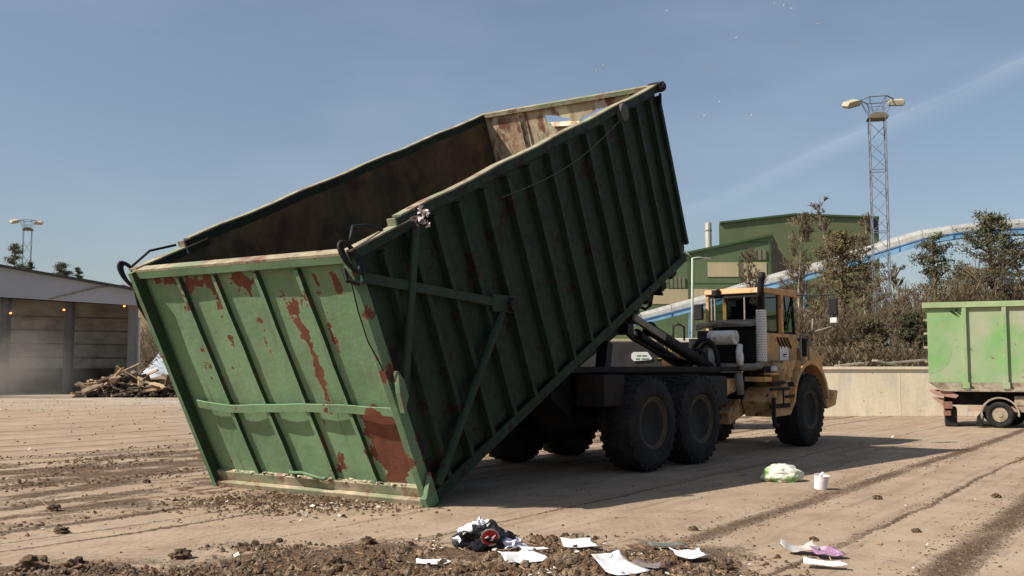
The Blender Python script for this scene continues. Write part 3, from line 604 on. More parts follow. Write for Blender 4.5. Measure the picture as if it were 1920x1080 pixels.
m = MB(); m.box(4.65,5.0,.15,.6,1.42,1.52); m.box(4.9,5.5,.1,.4,1.55,1.6); m.box(5.55,5.75,.02,.2,1.5,1.62); m.build('bracket', M['yellow'], truck, bevel=.01)
m = MB(); m.box(4.75,5.6,2.15,2.6,1.75,2.05); m.build('left_fender', M['yellow'], truck, bevel=.03)
m = MB(); m.tube([(4.7,2.3,2.05),(4.75,2.3,2.6),(4.9,2.25,2.66),(5.05,2.2,2.6),(5.05,2.2,2.3)], .025, 7); m.build('hand_rail', M['greysteel'], truck, smooth=True)

# driver
def skin_body(name, pts, edges, radii, m, parent=None, lv=1):
    me = bpy.data.meshes.new(name); me.from_pydata(pts, edges, []); o = bpy.data.objects.new(name, me); C.objects.link(o)
    md = o.modifiers.new('skin', 'SKIN'); 
    for i, r in enumerate(radii): me.skin_vertices[0].data[i].radius = (r, r)
    me.skin_vertices[0].data[0].use_root = True
    s = o.modifiers.new('sub', 'SUBSURF'); s.levels = lv; s.render_levels = lv; me.materials.append(m)
    if parent: o.parent = parent
    return o
def person_at(M0):
    pts = [(0,0,.05),(0,0,.3),(0,0,.5),(0,0,.60),(.02,0,.70),(.04,0,.80),(.14,0,.71),
           (0,.19,.5),(.1,.26,.28),(.33,.2,.24),(.42,.18,.25), (0,-.19,.5),(.1,-.26,.28),(.33,-.2,.24),(.42,-.18,.25),
           (.4,.11,.08),(.45,.12,-.3),(.4,-.11,.08),(.45,-.12,-.3)]
    ed = [(0,1),(1,2),(2,3),(3,4),(4,5),(2,7),(7,8),(8,9),(9,10),(2,11),(11,12),(12,13),(13,14),(0,15),(15,16),(0,17),(17,18)]
    pts = [p for i, p in enumerate(pts) if i != 6]; ed = [(a-(a > 6), b-(b > 6)) for a, b in ed]
    rd = [.15,.15,.14,.06,.10,.09,.08,.05,.04,.035,.08,.05,.04,.035,.08,.05,.08,.05]
    rd = rd[:18]
    while len(rd) < len(pts): rd.append(.05)
    o = skin_body('person', pts, ed, rd, solid('dark_work_clothes', (.03,.035,.05)), None, 2)
    o.matrix_world = M0
    h = MB(); h.lathe([(-.12,.02),(-.09,.07),(0,.098),(.06,.1),(.10,.075),(.12,.02)], (.03,0,.76), 'z', 16); h.prism([(.115,.74),(.155,.72),(.12,.70)], -.015,.015); h.box(.0,.03,.09,.115,.72,.78); h.box(.0,.03,-.115,-.09,.72,.78)
    hh = h.build('head', solid('skin', (.3,.17,.11)), o, smooth=True)
    k = MB(); k.lathe([(0,.112),(.05,.108),(.09,.07),(.1,.01)], (.02,0,.79), 'z', 16); k.prism([(.1,.79),(.2,.78),(.1,.80)], -.07,.07); k.build('cap', solid('dark_cap', (.02,.02,.025)), o, smooth=False)
    return tag(o, 'driver in dark clothes and cap sitting in the cab of the yellow hauler', 'person')
TM = Matrix.Translation((2.36,16.42,0)) @ Matrix.Rotation(pi/2-TA, 4, 'Z')
person_at(TM @ Matrix.Translation((5.98,1.17,2.52)))

# ------------------------------------------------------------------ snagged rag, litter
def crumple(c, r, n, squash=.6, seed=0, pointy=.5):
    m = MB(); rnd = random.Random(seed); bm = bmesh.new(); bmesh.ops.create_icosphere(bm, subdivisions=n, radius=1)
    for v in bm.verts:
        d = v.co.normalized(); k = 1+pointy*mnoise.noise(d*2.3+V((seed,0,0)))+.3*pointy*mnoise.noise(d*6+V((0,seed,0)))+.12*pointy*mnoise.noise(d*13+V((0,seed,4)))
        p = d*k; m.v.append(V((c[0]+p.x*r[0], c[1]+p.y*r[1], max(c[2]+.003, c[2]+r[2]*(p.z*squash+.45)))))
    m.f = [tuple(v.index for v in f.verts) for f in bm.faces]; bm.free(); return m
def sheet(c, sx, sy, rot, curl, lift, seed, cut=0):
    m = MB(); n = 7; M_ = Matrix.Rotation(rot, 3, 'Z')
    for j in range(n+1):
        for i in range(n+1):
            a, b_ = i/n-.5, j/n-.5
            z = curl*(abs(a)*2)**2*(1+.5*seed % 1)*.5+curl*.6*mnoise.noise(V((a*2.5+seed, b_*2.5, seed)))+lift*max(0, b_+.1)+.02
            if cut and a+b_ > .55: a, b_ = a*.7, b_*.7
            p = M_ @ V((a*sx, b_*sy*(1+.25*a*(seed % 3-1)), 0)); m.v.append(V((c[0]+p.x, c[1]+p.y, max(.015, c[2]+z))))
    for j in range(n):
        for i in range(n): a = j*(n+1)+i; m.f.append((a, a+1, a+n+2, a+n+1))
    return m
paper = mat('white_paper', (.80,.79,.81), .06, 8, .85, layers=[((.45,.38,.30), 5, .62, .08), ((.16,.11,.08), 12, .66, .03)])
def litter(name, mb, m, label, cat, group=None, thick=.004):
    o = mb.build(name, m, None, smooth=True, recalc=False)
    if thick: md = o.modifiers.new('thick', 'SOLIDIFY'); md.thickness = thick
    return tag(o, label, cat, group)
papers = [(813,1062,.30,.20,.1,.02,.0,1,'flat white paper scrap lying left of the other papers in the dirt'),
          (978,1060,.36,.26,.5,.07,.10,2,'curled white paper sheet lying in front of the black and white plastic bag'),
          (1003,1036,.26,.14,.1,.01,.0,3,'narrow white paper strip right beside the black and white plastic bag'),
          (1088,1031,.34,.20,.15,.03,.08,4,'white paper sheet with one raised corner, lying in dark soil'),
          (1162,1080,.36,.34,.7,.03,.2,5,'pointed white paper folded up at the very bottom edge of the picture'),
          (1294,1051,.30,.24,.2,.06,.05,6,'white crumpled paper with a curled edge beside a grey card'),
          (1548,1066,.36,.12,-.3,.02,.03,9,'long thin white paper in front of the purple packet')]
for px, py, sx, sy, rot, curl, lift, sd_, lb in papers:
    p = gnd(px, py); litter('paper_sheet', sheet((p.x,p.y,.02), sx, sy, rot, curl, lift, sd_, 1), paper, lb, 'paper', 'white papers lying in the dirt')
for px, py, sx, sy, rot, curl, lift, sd_, nm, mm_, lb, ct in (
    (1252,1030,.36,.12,.05,.02,.02,7,'card_sheet', solid('grey_green_card', (.12,.14,.12)), 'flat dark grey card lying behind a white paper', 'card'),
    (1215,1070,.3,.16,-.6,.05,.02,8,'card_sheet', solid('grey_brown_card', (.16,.13,.12)), 'grey crumpled card at the bottom edge beside a folded white paper', 'card'),
    (1552,1046,.26,.2,.15,.03,.07,10,'plastic_packet', mat('purple_film', (.30,.17,.26), .15, 9, .35, layers=[((.5,.4,.48), 7, .6, .05)]), 'purple plastic packet lying on a clear wrapper', 'packet'),
    (1500,1038,.34,.22,-.3,.07,.04,11,'plastic_wrapper', mat('clear_film', (.42,.38,.34), .25, 9, .25, layers=[((.75,.74,.74), 8, .6, .05)]), 'crumpled pale clear wrapper left of the purple packet', 'wrapper')):
    p = gnd(px, py); litter(nm, sheet((p.x,p.y,.02), sx, sy, rot, curl, lift, sd_, 1), mm_, lb, ct)
# green and white bag, white cup
p = gnd(1467,902)
bagm = mat('white_green_plastic', (.62,.60,.52), .1, 6, .5, layers=[((.22,.42,.12), 2.4, .55, .04)])
bb = bagm.node_tree
o = crumple((0,0,0), (.30,.22,.17), 4, 1.0, 3, .28).build('plastic_bag', bagm, None, smooth=False); o.location = p
tag(o, 'knotted white and green plastic bag sitting at the edge of the shadow', 'plastic bag')
p = gnd(1538,918); m = MB(); m.lathe([(0,.075),(.01,.085),(.2,.10),(.21,.105),(.205,.095),(.02,.075)], axis='z', n=24); o = m.build('paper_cup', mat('white_cup', (.75,.68,.68), .1, 20, .6, layers=[((.5,.3,.32), 9, .62, .04)]), None, smooth=False, bevel=.004)
o.location = p+V((0,0,.0)); o.rotation_euler = (.12,.1,0); m = MB(); m.tube([(-.03,-.02,.19),(.02,.02,.235)], .02, 8); m.build('lid_flap', paper, o); tag(o, 'small white cup standing on the ground to the right of the green and white bag', 'cup')
# black and white carrier bag
p = gnd(910,1028); rb = empty('carrier_bag', p, 0, 'torn black and white carrier bag with a round red emblem', 'plastic bag')
crumple((0,0,0), (.26,.18,.17), 4, .9, 8, .45).build('bag_body', mat('black_film', (.012,.012,.014), .2, 8, .3, layers=[((.2,.2,.2), 9, .66, .03)]), rb)
crumple((-.15,.02,.02), (.12,.1,.17), 3, .6, 5, .9).build('white_fold', paper, rb); crumple((.22,-.05,.0), (.13,.09,.1), 3, .6, 12, .9).build('white_fold', mat('lilac_white_film', (.72,.70,.8), .1, 8, .5), rb); crumple((-.04,.05,.1), (.07,.06,.16), 3, .6, 21, .9).build('white_fold', paper, rb)
m = MB(); m.lathe([(0,.075),(.006,.075)], (0,0,0), 'y', 20); o = m.build('red_emblem', solid('red_print', (.55,.03,.03), .4), rb); o.location = (.05,-.185,.13); o.rotation_euler = (.35,0,.1)
m = MB(); m.prism([(-.05,.0),(-.02,.02),(.0,-.01),(.05,.03),(.02,-.03),(-.01,-.02)], -.010,-.004); o2 = m.build('white_swoosh', paper, o)
m = MB(); m.lathe([(0,.09),(.004,.09)], (0,0.002,0), 'y', 20); m.build('pale_ring', solid('pale_print', (.5,.42,.36)), o)
# rag on the near rail
rg_ = random.Random(4); m = MB(); c0 = BIN @ V((1.16,-.10,3.41))
for i in range(46):
    a = c0+V((rg_.uniform(-.12,.16), rg_.uniform(-.06,.06), rg_.uniform(-.10,.07))); q = [a+V((rg_.uniform(-.05,.05), rg_.uniform(-.05,.05), rg_.uniform(-.06,.06))) for _ in range(3)]
    m.add([a]+q, [(0,1,2),(0,2,3)])
tag(m.build('plastic_rag', mat('dirty_white_rag', (.55,.48,.46), .4, 14, .8), None, recalc=False), 'tattered whitish plastic rag snagged on the container side rail', 'rag')

# ------------------------------------------------------------------ soil clods and crumbs
soil = mat('dark_soil', (.145,.088,.05), .55, 9, 1, bump=.8, bscale=40, layers=[((.27,.20,.135), 5, .54, .08), ((.05,.032,.022), 7, .58, .05)])
def clod(mb, p, r, rnd, flat=.6):
    vs = []
    for d in ((1,0,0),(.3,.95,0),(-.8,.6,0),(-.8,-.6,0),(.3,-.95,0)): vs.append(p+V((d[0]*r*rnd.uniform(.6,1.3), d[1]*r*rnd.uniform(.6,1.3), -.2*r)))
    for d in ((.6,.2,0),(-.2,.6,0),(-.3,-.5,0)): vs.append(p+V((d[0]*r*rnd.uniform(.5,1.2), d[1]*r*rnd.uniform(.5,1.2), r*flat*rnd.uniform(.6,1.4))))
    mb.add(vs, [(0,1,5),(1,6,5),(1,2,6),(2,3,7),(2,7,6),(3,4,7),(4,0,5),(4,5,7),(5,6,7)])
crumbs = MB(); bits = MB(); chips = MB(); rn = random.Random(11)
sg, cg = sin(GA), cos(GA)
def along(q, a): return V((-cg*q+sg*a, sg*q+cg*a, 0))
n = 0
while n < 4200:                                           # foreground heap edge
    x, y = rn.uniform(-3.0,2.5), rn.uniform(7.6,10.3)
    k = mnoise.noise(V((x*1.1,y*1.3,0)))+.9-(y-8.5)*.55-abs(x+.1)*.18+(.35 if -1.2 < x < 1.6 else 0)
    if rn.random() < k*.8: n += 1; clod(crumbs, V((x,y,rn.uniform(0,.03)*max(0,k))), rn.choice((.007,.009,.012,.016,.022,.04))*rn.uniform(.6,1.5), rn)
    elif rn.random() < .02: n += 1; clod(crumbs, V((x,y,0)), rn.uniform(.006,.02), rn)
n = 0
while n < 1000:
    x, y = rn.uniform(-4.8,-2.2), rn.uniform(7.8,9.3)
    k = mnoise.noise(V((x*1.3,y*1.5,5)))+1.0-(y-8.2)*1.4
    if rn.random() < k: n += 1; clod(crumbs, V((x,y,rn.uniform(0,.03))), rn.uniform(.01,.035), rn)
n = 0
while n < 5200:                                           # field on the left
    q, a = rn.uniform(9.9,19.4), rn.uniform(3,16)
    p = along(q,a); k = mnoise.noise(V((q*.9, a*.35, 2)))*1.6+.10
    if p.x > -1.4: continue
    if rn.random() < k: n += 1; clod(crumbs, p, rn.choice((.008,.011,.016,.022,.038))*rn.uniform(.6,1.3), rn)
n = 0
while n < 1800:                                           # spill under the gate
    x, y = rn.gauss(-2.6,.75), rn.gauss(12.9,.55)
    if (V((x,y,0))-V((-1.04,12.48,0))).dot(V((sin(ap),cos(ap),0))) > -.1: continue
    n += 1; clod(crumbs, V((x,y,0)), rn.uniform(.01,.035), rn); 
for ql, wd_, nn in ((4.35,.17,1500),(3.08,.07,350),(2.0,.24,1800),(9.4,.1,350),(.2,.1,200)):
    for _ in range(nn): clod(crumbs, along(ql+rn.gauss(0,wd_)-.0, rn.uniform(6,26)), rn.uniform(.006,.018), rn)
for _ in range(900): clod(crumbs, along(rn.uniform(-2,12), rn.uniform(5,26)), rn.uniform(.006,.022), rn)
for _ in range(900): clod(crumbs, along(rn.uniform(19,50), rn.uniform(5,40)), rn.uniform(.015,.05), rn)
def bed(x0, x1, y0, y1, nx, ny, f):
    b = MB()
    for j in range(ny+1):
        for i in range(nx+1):
            x = x0+(x1-x0)*i/nx; y = y0+(y1-y0)*j/ny; k = f(x,y)
            t_ = abs(mnoise.noise(V((x*9,y*9,1))))*.035+mnoise.noise(V((x*3.1,y*3.1,4)))*.02+abs(mnoise.noise(V((x*24,y*24,2))))*.024
            b.v.append(V((x+.02*mnoise.noise(V((x*15,y*15,9))), y, -.02+max(0,k)*(.022+t_)-(.02 if k <= 0 else 0))))
    for j in range(ny):
        for i in range(nx): a = j*(nx+1)+i; b.f.append((a,a+1,a+nx+2,a+nx+1))
    return b
bb_ = bed(-4.9, 2.7, 7.5, 10.2, 400, 150, lambda x,y: min(1.4, max(mnoise.noise(V((x*1.1,y*1.3,0)))+.75-(y-8.6)*.75-abs(x-.1)*.30+.25*mnoise.noise(V((x*4,y*4,3))), mnoise.noise(V((x*1.3,y*1.5,5)))+.55-(y-8.3)*1.5-abs(x+3.4)*.5)))
def fieldk(x, y):
    q, a = -cg*x+sg*y, sg*x+cg*y
    if q < 9.9 or q > 19.6 or x > -1.3-(y-12.5)*.66*(y > 12.4): return -1
    e = min(1, (q-9.9)/.8, (19.6-q)/1.6, (-1.1-x)/.8)
    return (mnoise.noise(V((q*1.3, a*.4, 2)))*1.5+.9*mnoise.noise(V((q*4, a*1.3, 7)))-.08)*e
fb = bed(-12, -1.2, 8.5, 22, 330, 400, lambda x,y: min(.9, fieldk(x,y)))
tag(fb.build('loose_soil', soil, None, recalc=False), 'thin churned layer of soil spread over the concrete left of the container', 'soil', kind='stuff')
tag(bb_.build('soil_bed', soil, None, recalc=False), 'churned dark soil heaped along the bottom of the picture', 'soil', kind='stuff')
tag(crumbs.build('soil_crumbs', soil, None, recalc=False), 'dark crumbs of soil strewn over the yard', 'soil', kind='stuff')
for _ in range(330):
    r = rn.random()
    if r < .35: p = V((rn.gauss(0,1.3), rn.uniform(8.2,9.9), 0))
    elif r < .6: p = V((rn.gauss(-2.3,.6), rn.gauss(12.4,.5), 0))
    else: p = along(rn.uniform(2,40), rn.uniform(5,30))
    s = rn.uniform(.008,.028)*(1 if p.y < 20 else 2.2); e = V((rn.uniform(-1,1),rn.uniform(-1,1),rn.uniform(0,.5)))*s; f_ = V((-e.y,e.x,rn.uniform(0,.4)*s))*rn.uniform(.4,1)
    p.z = .022; bits.add([p-e-f_, p+e-f_, p+e+f_, p-e+f_], [(0,1,2,3)])
tag(bits.build('litter_bits', mat('pale_bits', (.7,.67,.6), .25, 30, .8, rnd=.2), None, recalc=False), 'tiny pale scraps scattered over the ground', 'litter', kind='stuff')
for _ in range(260):
    p = V((rn.gauss(.1,1.5), rn.uniform(8.0,9.9), .02)) if rn.random() < .6 else along(rn.uniform(10,18), rn.uniform(4,13))
    a = rn.uniform(0,pi); l = rn.uniform(.03,.13); chips.bar(p, p+V((cos(a)*l, sin(a)*l, rn.uniform(0,.03))), .008,.006)
tag(chips.build('wood_splinters', mat('wood_splinter', (.36,.24,.13), .3, 9, .9), None), 'thin splinters of wood lying in the soil', 'litter', kind='stuff')
big = [(100,958,.10,'dark lump of soil near the left edge in front of the tracks'),(116,1000,.085,'squarish dark clod, lowest at the left above the bottom heap'),(338,1047,.11,'dark clod with yellowish base standing alone on bare ground'),(255,980,.0,''),(1868,933,.07,'small dark clod near the right edge, farthest right'),(1645,936,.07,'pale brown stone on the bare track right of the cup'),(1718,998,.055,'small brown clod on bare concrete at lower right'),(1300,995,.06,'ochre lump at the end of the soil track'),(1362,1072,.09,'round dark clod at bottom beside the crumpled paper'),(1526,1014,.05,'small dark clod behind the purple packet'),(630,1068,.13,'square brown block of soil left of the white papers'),(690,1020,.09,'brown clod standing behind the leftmost white paper'),(60,1068,.16,'biggest dark lump of soil in the bottom left corner'),(140,1070,.13,'dark ragged lump right of the biggest corner lump'),(1120,1070,.07,'brown lump between two white papers at the bottom'),(1055,1072,.08,'brown lump under the curled paper sheet'),(275,905,.07,'dark clod on the churned soil left of the container')]
for i, (px, py, r, lb) in enumerate(big):
    if not r: continue
    p = gnd(px, py); o = crumple((0,0,0), (r*.8,r*.7,r*.5), 4, 1.0, 30+i, .6).build('soil_clod', soil, None, smooth=False); o.location = p; tag(o, lb, 'soil clod', 'larger clods of soil on the yard')

# ------------------------------------------------------------------ retaining wall and rubble
def YW(x): return 34.6
m = MB(); m.box(5.5,34,34.55,34.95,0,1.62); m.box(5.5,34,34.50,35.0,1.62,1.72)
rw = m.build('retaining_wall', M['concrete'], None, bevel=.01); tag(rw, 'pale stained concrete retaining wall behind the green trailer', 'wall')
m = MB()
for i in range(9): m.box(7.5+i*3,7.53+i*3,34.545,34.555,.02,1.6)
m.build('panel_joint', M['concrete'], rw)
m = MB(); m.add([(5.5,35,1.5),(60,35,1.5),(60,75,2.2),(5.5,75,2.2),(5.5,35,-.1),(5.5,75,-.1)], [(0,1,2,3),(4,0,3,5)])
tag(m.build('embankment', mat('scrubby_earth', (.13,.10,.065), .35, .8, 1, layers=[((.2,.17,.12), 2, .55, .1),((.09,.10,.04), 1.2, .58, .08)], bump=.6), None), kind='structure')
rr = random.Random(5); m = MB()
for i in range(900):
    x = rr.uniform(6,24); y = 35.15+abs(rr.gauss(0,.8)); zb = 1.5+.22*max(0, mnoise.noise(V((x*.8,0,0)))+.35)*math.exp(-(y-35.3)**2)
    clod(m, V((x,y,zb+.02)), rr.uniform(.04,.16), rr, .4)
tag(m.build('rubble', mat('pale_rubble', (.42,.38,.32), .35, 5, .95, layers=[((.16,.12,.08), 2, .55, .05)]), None, recalc=False), 'ridge of pale broken rubble along the top of the wall', 'rubble', kind='stuff')
for i, (x, l, a, h, lb) in enumerate(((16.6-2.6,1.5,.12,1.9,'long pale broken board lying on the rubble above the wall'),(13.3,.8,-.2,1.84,'short pale slab poking out of the rubble near the trailer'),(12.0,.9,.1,1.80,'flat grey slab on the rubble right above the hauler bumper'))):
    m = MB(); m.bar((x-l/2,35.2,h-a*.5),(x+l/2,35.25,h+a*.5),.5,.07); tag(m.build('broken_slab', M['greysteel'], None, bevel=.01), lb, 'slab', 'slabs on the rubble')

# ------------------------------------------------------------------ trailer on the right
tb = at(1742,722,28.7); TR = math.atan2(-.39,.92)
trl = empty('trailer', (tb.x,tb.y,0), TR, 'low trailer chassis with mudguard and black flap at the right edge', 'trailer')
tgreen = mat('faded_light_green_paint', (.17,.335,.115), .12, 1.5, .65, layers=[((.28,.335,.21), .55, .53, .16, (1,1,1.5)), ((.38,.35,.27), .9, .58, .14, (1,1,.7)), ((.2,.12,.08), 5, .68, .02)], bump=.1, bscale=2)
tgrime = mat('grimy_beige_steel', (.33,.28,.20), .25, 4, .8, layers=[((.14,.09,.06), 4, .56, .1)])
skip = empty('roll_off_container', (tb.x,tb.y,0), TR, 'light green ribbed roll-off container carried on the trailer', 'container')
m = MB(); m.box(0,9.5,0,.05,1.26,3.42); m.box(.0,.05,.05,2.4,1.3,3.42); m.box(0,9.5,2.35,2.4,1.3,3.42); m.box(.0,9.5,.05,2.35,1.30,1.36)
m.build('container_wall', tgreen, skip)
m = MB(); m.box(-.12,9.6,-.10,.08,3.42,3.58); m.box(-.12,.08,.08,2.45,3.42,3.58); m.build('top_rail', mat('pale_green_rail', (.28,.36,.19), .2, 2, .7), skip, bevel=.01)
for i in range(9):
    m = MB(); x = .98+i*1.03; m.box(x-.055,x+.055,-.09,0,1.22,3.42); m.box(x-.09,x+.09,-.11,.0,1.10,1.28); m.build('wall_rib', tgreen, skip, bevel=.008)
m = MB(); m.prism([(-.02,1.28),(9.5,1.28),(9.5,1.08),(.25,1.08)], .0,2.4); m.build('floor_edge', tgrime, skip)
m = MB(); m.box(.28,9.5,-.06,.0,1.02,1.07); m.build('edge_strip', tgrime, skip)
for z in (1.9,2.3,2.7,3.1):
    m = MB(); m.box(-.1,.0,.1,.25,z-.05,z+.02); m.build('door_hinge', tgrime, skip)
m = MB(); m.lathe([(-.004,.62),(-.002,.62)], (.0,0,2.15), 'y', 40); m.v = [V((max(.02,p.x), p.y, p.z)) for p in m.v]; m.build('green_dot', mat('faded_green_print', (.15,.34,.10), .15, 2, .7, layers=[((.26,.33,.2), 1.2, .5, .15)]), skip)
m = MB(); m.tube([(.62,-.03,3.34),(.8,-.04,3.22)], .02,6); m.tube([(.78,-.05,3.36),(.82,-.05,3.33)], .04,8); m.build('latch', M['dark'], skip)
m = MB(); m.box(.4,9.5,.5,.65,.62,1.0); m.box(.4,9.5,1.75,1.9,.62,1.0); m.build('chassis_beam', M['darkrust'], trl)
m = MB(); m.box(1.0,9.5,.12,.2,.45,.62); m.build('side_strip', mat('pink_grey_steel', (.36,.26,.2), .2, 4, .8), trl)
m = MB(); m.prism([(.0,1.02),(.2,.9),(.7,.82),(.78,.9),(.6,1.0)], .0,2.3); m.prism([(.05,.86),(.4,.82),(.35,.6)], .1,.2); m.build('rear_bumper', mat('faded_pink_bumper', (.34,.2,.15), .2, 4, .8), trl, bevel=.01)
m = MB(); m.box(.40,.72,.2,2.2,.02,.52); m.build('mud_flap', M['dark'], trl, bevel=.01)
m = MB(); m.box(.36,.60,.05,.3,.52,.72); m.box(.36,.56,.05,.25,.32,.46); m.build('tail_light', mat('dusty_lamp', (.2,.1,.07), .3, 9, .6), trl, bevel=.01)
wr = bpy.data.objects.new('wheel', None); C.objects.link(wr); wr.parent = trl; wr.location = (1.82,.0,.37)
m = MB(); m.lathe([(.03,.22),(.0,.25),(.0,.33),(.03,.365),(.22,.365),(.25,.33),(.25,.24)], n=36); m.build('tyre', M['tyre'], wr, smooth=True)
m = MB(); m.lathe([(.02,.225),(.02,.20),(.07,.17),(.10,.10),(.05,.08),(.0,.06),(.0,.0)], n=24)
for k in range(8): m.tube([(.13*cos(pi*k/4),.10,.13*sin(pi*k/4)),(.13*cos(pi*k/4),.06,.13*sin(pi*k/4))], .015,6)
m.build('rim', tgrime, wr)
for x in (2.9, 3.95):
    c = copy_tree(wr, trl); c.location = (x,.15,.37)
c = copy_tree(wr, trl); c.location = (1.82,1.95,.37)
c = copy_tree(wr, trl); c.location = (2.25,1.6,.37)
for x in (1.82,):
    m = arch(.46,.50,R(-5),R(195),-.03,.35,x,.37); m.build('mudguard', tgrime, trl)
m = MB(); m.prism([(1.2,.05),(1.36,.05),(1.42,.3),(1.32,.4),(1.24,.3)], -.02,.3); m.build('guard_stay', M['dark'], trl)
m = MB(); m.box(2.62,2.9,.0,.4,.36,.78); m.build('battery_box', mat('grey_box', (.22,.2,.16), .2, 4, .7), trl, bevel=.02)
m = MB(); m.box(2.2,2.5,.1,.3,.62,.9); m.build('valve_box', tgrime, trl, bevel=.02)

# ------------------------------------------------------------------ dark vehicle with a sign, seen between the cylinders
pv = at(1235,690,27); vh = empty('parked_skip_lorry', (pv.x-2.2,27,0), 0, 'dark parked lorry body with a white sign and yellow emblem, behind the lift cylinders', 'lorry')
darkp = mat('matt_dark_panel', (.035,.034,.035), .3, 3, .8)
m = MB(); m.box(0,3.6,0,2.2,.75,2.42); m.build('lorry_body', darkp, vh, bevel=.04)
m = MB(); m.box(2.6,4.6,-.05,2.3,2.38,2.50); m.build('roof_edge', solid('pale_roof_edge', (.62,.58,.5)), vh, bevel=.02)
m = MB(); m.box(3.6,4.5,.1,2.1,.7,2.38); m.build('lorry_cab', darkp, vh, bevel=.08)
for x in (.8, 3.2): 
    m = MB(); m.lathe([(0,.3),(-.02,.45),(.25,.45),(.25,.3)], (x,.05,.46), 'y', 28); m.build('wheel', M['tyre'], vh)
def vx(px, py): q = at(px, py, 26.97); return q.x-(pv.x-2.2), q.z
pts = [(1184,664),(1188,660),(1214,660),(1223,672),(1219,675),(1188,677),(1184,672)]
m = MB(); m.prism([vx(*q) for q in pts], -.03,-.01); sg_ = m.build('white_sign', M['white'], vh)
m = MB()
for (x0, x1, y) in ((1194,1202,667),(1204,1213,667),(1192,1200,673),(1203,1217,673)):
    a, b_ = vx(x0,y), vx(x1,y); m.box(a[0],b_[0],-.036,-.032,a[1]-.015,a[1]+.015)
m.build('sign_text', solid('green_print', (.03,.22,.12)), sg_)
m = MB(); cxs, czs = vx(1256,672)
for k in range(11):
    a = R(10+k*17); m.prism([(cxs+.12*cos(a-.12), czs+.12*sin(a-.12)),(cxs+.40*cos(a), czs+.40*sin(a)),(cxs+.12*cos(a+.12), czs+.12*sin(a+.12))], -.03,-.01)
m.prism([(cxs+.2*cos(a), czs+.2*sin(a)) for a in [2*pi*i/20 for i in range(20)]], -.034,-.008)
m.build('yellow_emblem', solid('yellow_print', (.75,.5,.06)), vh)

# ------------------------------------------------------------------ green halls
def sheet_mat(name, col, pitch=.9, var=.12):
    m = bpy.data.materials.new(name); m.use_nodes = True
    N, L, mm, noise, ramp, mix = graph(m); b = N['Principled BSDF']; tc = N.new('ShaderNodeTexCoord').outputs['Object']
    w = N.new('ShaderNodeTexWave'); w.wave_type = 'BANDS'; w.bands_direction = 'X'; w.inputs['Scale'].default_value = 2.6; w.inputs['Distortion'].default_value = 0; L.new(tc, w.inputs[0])
    c = mix(ramp(noise(tc, .25, 6), .35, .65), tuple(v*(1-var) for v in col), tuple(v*(1+var) for v in col))
    c = mix(mm('MULTIPLY', ramp(noise(tc, .6, 7, st=(2,1,.2)), .5, .7), .3), c, tuple(v*.6+.05 for v in col))
    c = mix(mm('MULTIPLY', ramp(w.outputs['Fac'], .6, .9), .28), c, tuple(v*.55 for v in col))
    L.new(c, b.inputs['Base Color']); b.inputs['Roughness'].default_value = .7
    bp = N.new('ShaderNodeBump'); bp.inputs['Strength'].default_value = .35; bp.inputs['Distance'].default_value = .02; L.new(w.outputs['Fac'], bp.inputs['Height']); L.new(bp.outputs[0], b.inputs['Normal']); return m
M['olive'] = sheet_mat('olive_profiled_sheet', (.11,.135,.06)); M['green'] = sheet_mat('green_profiled_sheet', (.095,.14,.062)); M['beige'] = sheet_mat('beige_profiled_sheet', (.42,.35,.21))
louv = mat('grey_louvre', (.17,.155,.12), .3, 9, .8, stretch=(6,1,1))
trim = solid('dark_green_trim', (.05,.09,.035))
def wpoly(pts, Y): return [(at(px,py,Y).x, at(px,py,Y).z) for px, py in pts]
def hall(name, loc_px, Y, depth, top, label, m_, z0=-.1):
    r = empty(name, (at(loc_px,687,Y).x, Y, 0), 0, label, 'industrial hall'); ox = r.location.x
    tp = [(x-ox, z) for x, z in wpoly(top, Y)]
    m = MB(); m.prism([(tp[-1][0],z0)]+tp[::-1]+[(tp[0][0],z0)], 0, depth); m.v = [V((p.x+(.34*depth if p.y > 1 else 0), p.y, p.z)) for p in m.v]; m.build('wall', m_, r)
    m = MB()
    for a, b_ in zip(tp, tp[1:]): m.add([(a[0],-.25,a[1]+.02),(b_[0],-.25,b_[1]+.02),(b_[0],depth,b_[1]+.02),(a[0],depth,a[1]+.02),(a[0],-.25,a[1]+.24),(b_[0],-.25,b_[1]+.24),(b_[0],depth,b_[1]+.24),(a[0],depth,a[1]+.24)], [(0,3,2,1),(4,5,6,7),(0,1,5,4),(1,2,6,5),(2,3,7,6),(3,0,4,7)])
    m.v = [V((p.x+(.34*depth if p.y > 1 else 0), p.y, p.z)) for p in m.v]; m.build('roof', trim, r); return r, ox
hr, ox = hall('tall_hall', 1348, 112, 26, [(1348,420),(1490,404),(1647,410)], 'tall olive green hall with a shallow gable, behind the lower lean-to hall', M['olive'])
a = at(1636,418,112); m = MB(); m.box(a.x-ox-.5,a.x-ox+.4,-.4,-.02,a.z-1,a.z+.4); m.build('wall_unit', M['dark'], hr)
lr, ox = hall('low_hall', 1150, 98, 9, [(1120,497),(1282,478),(1446,443)], 'lower green lean-to hall with beige bands and louvred windows', M['green'])
for (x0,y0,x1,y1) in ((1327,492,1437,519),(1196,542,1328,570)):
    a, b_ = at(x0,y1,98), at(x1,y0,98); m = MB(); m.box(a.x-ox,b_.x-ox,-.06,-.003,a.z,b_.z); m.build('beige_band', M['beige'], lr)
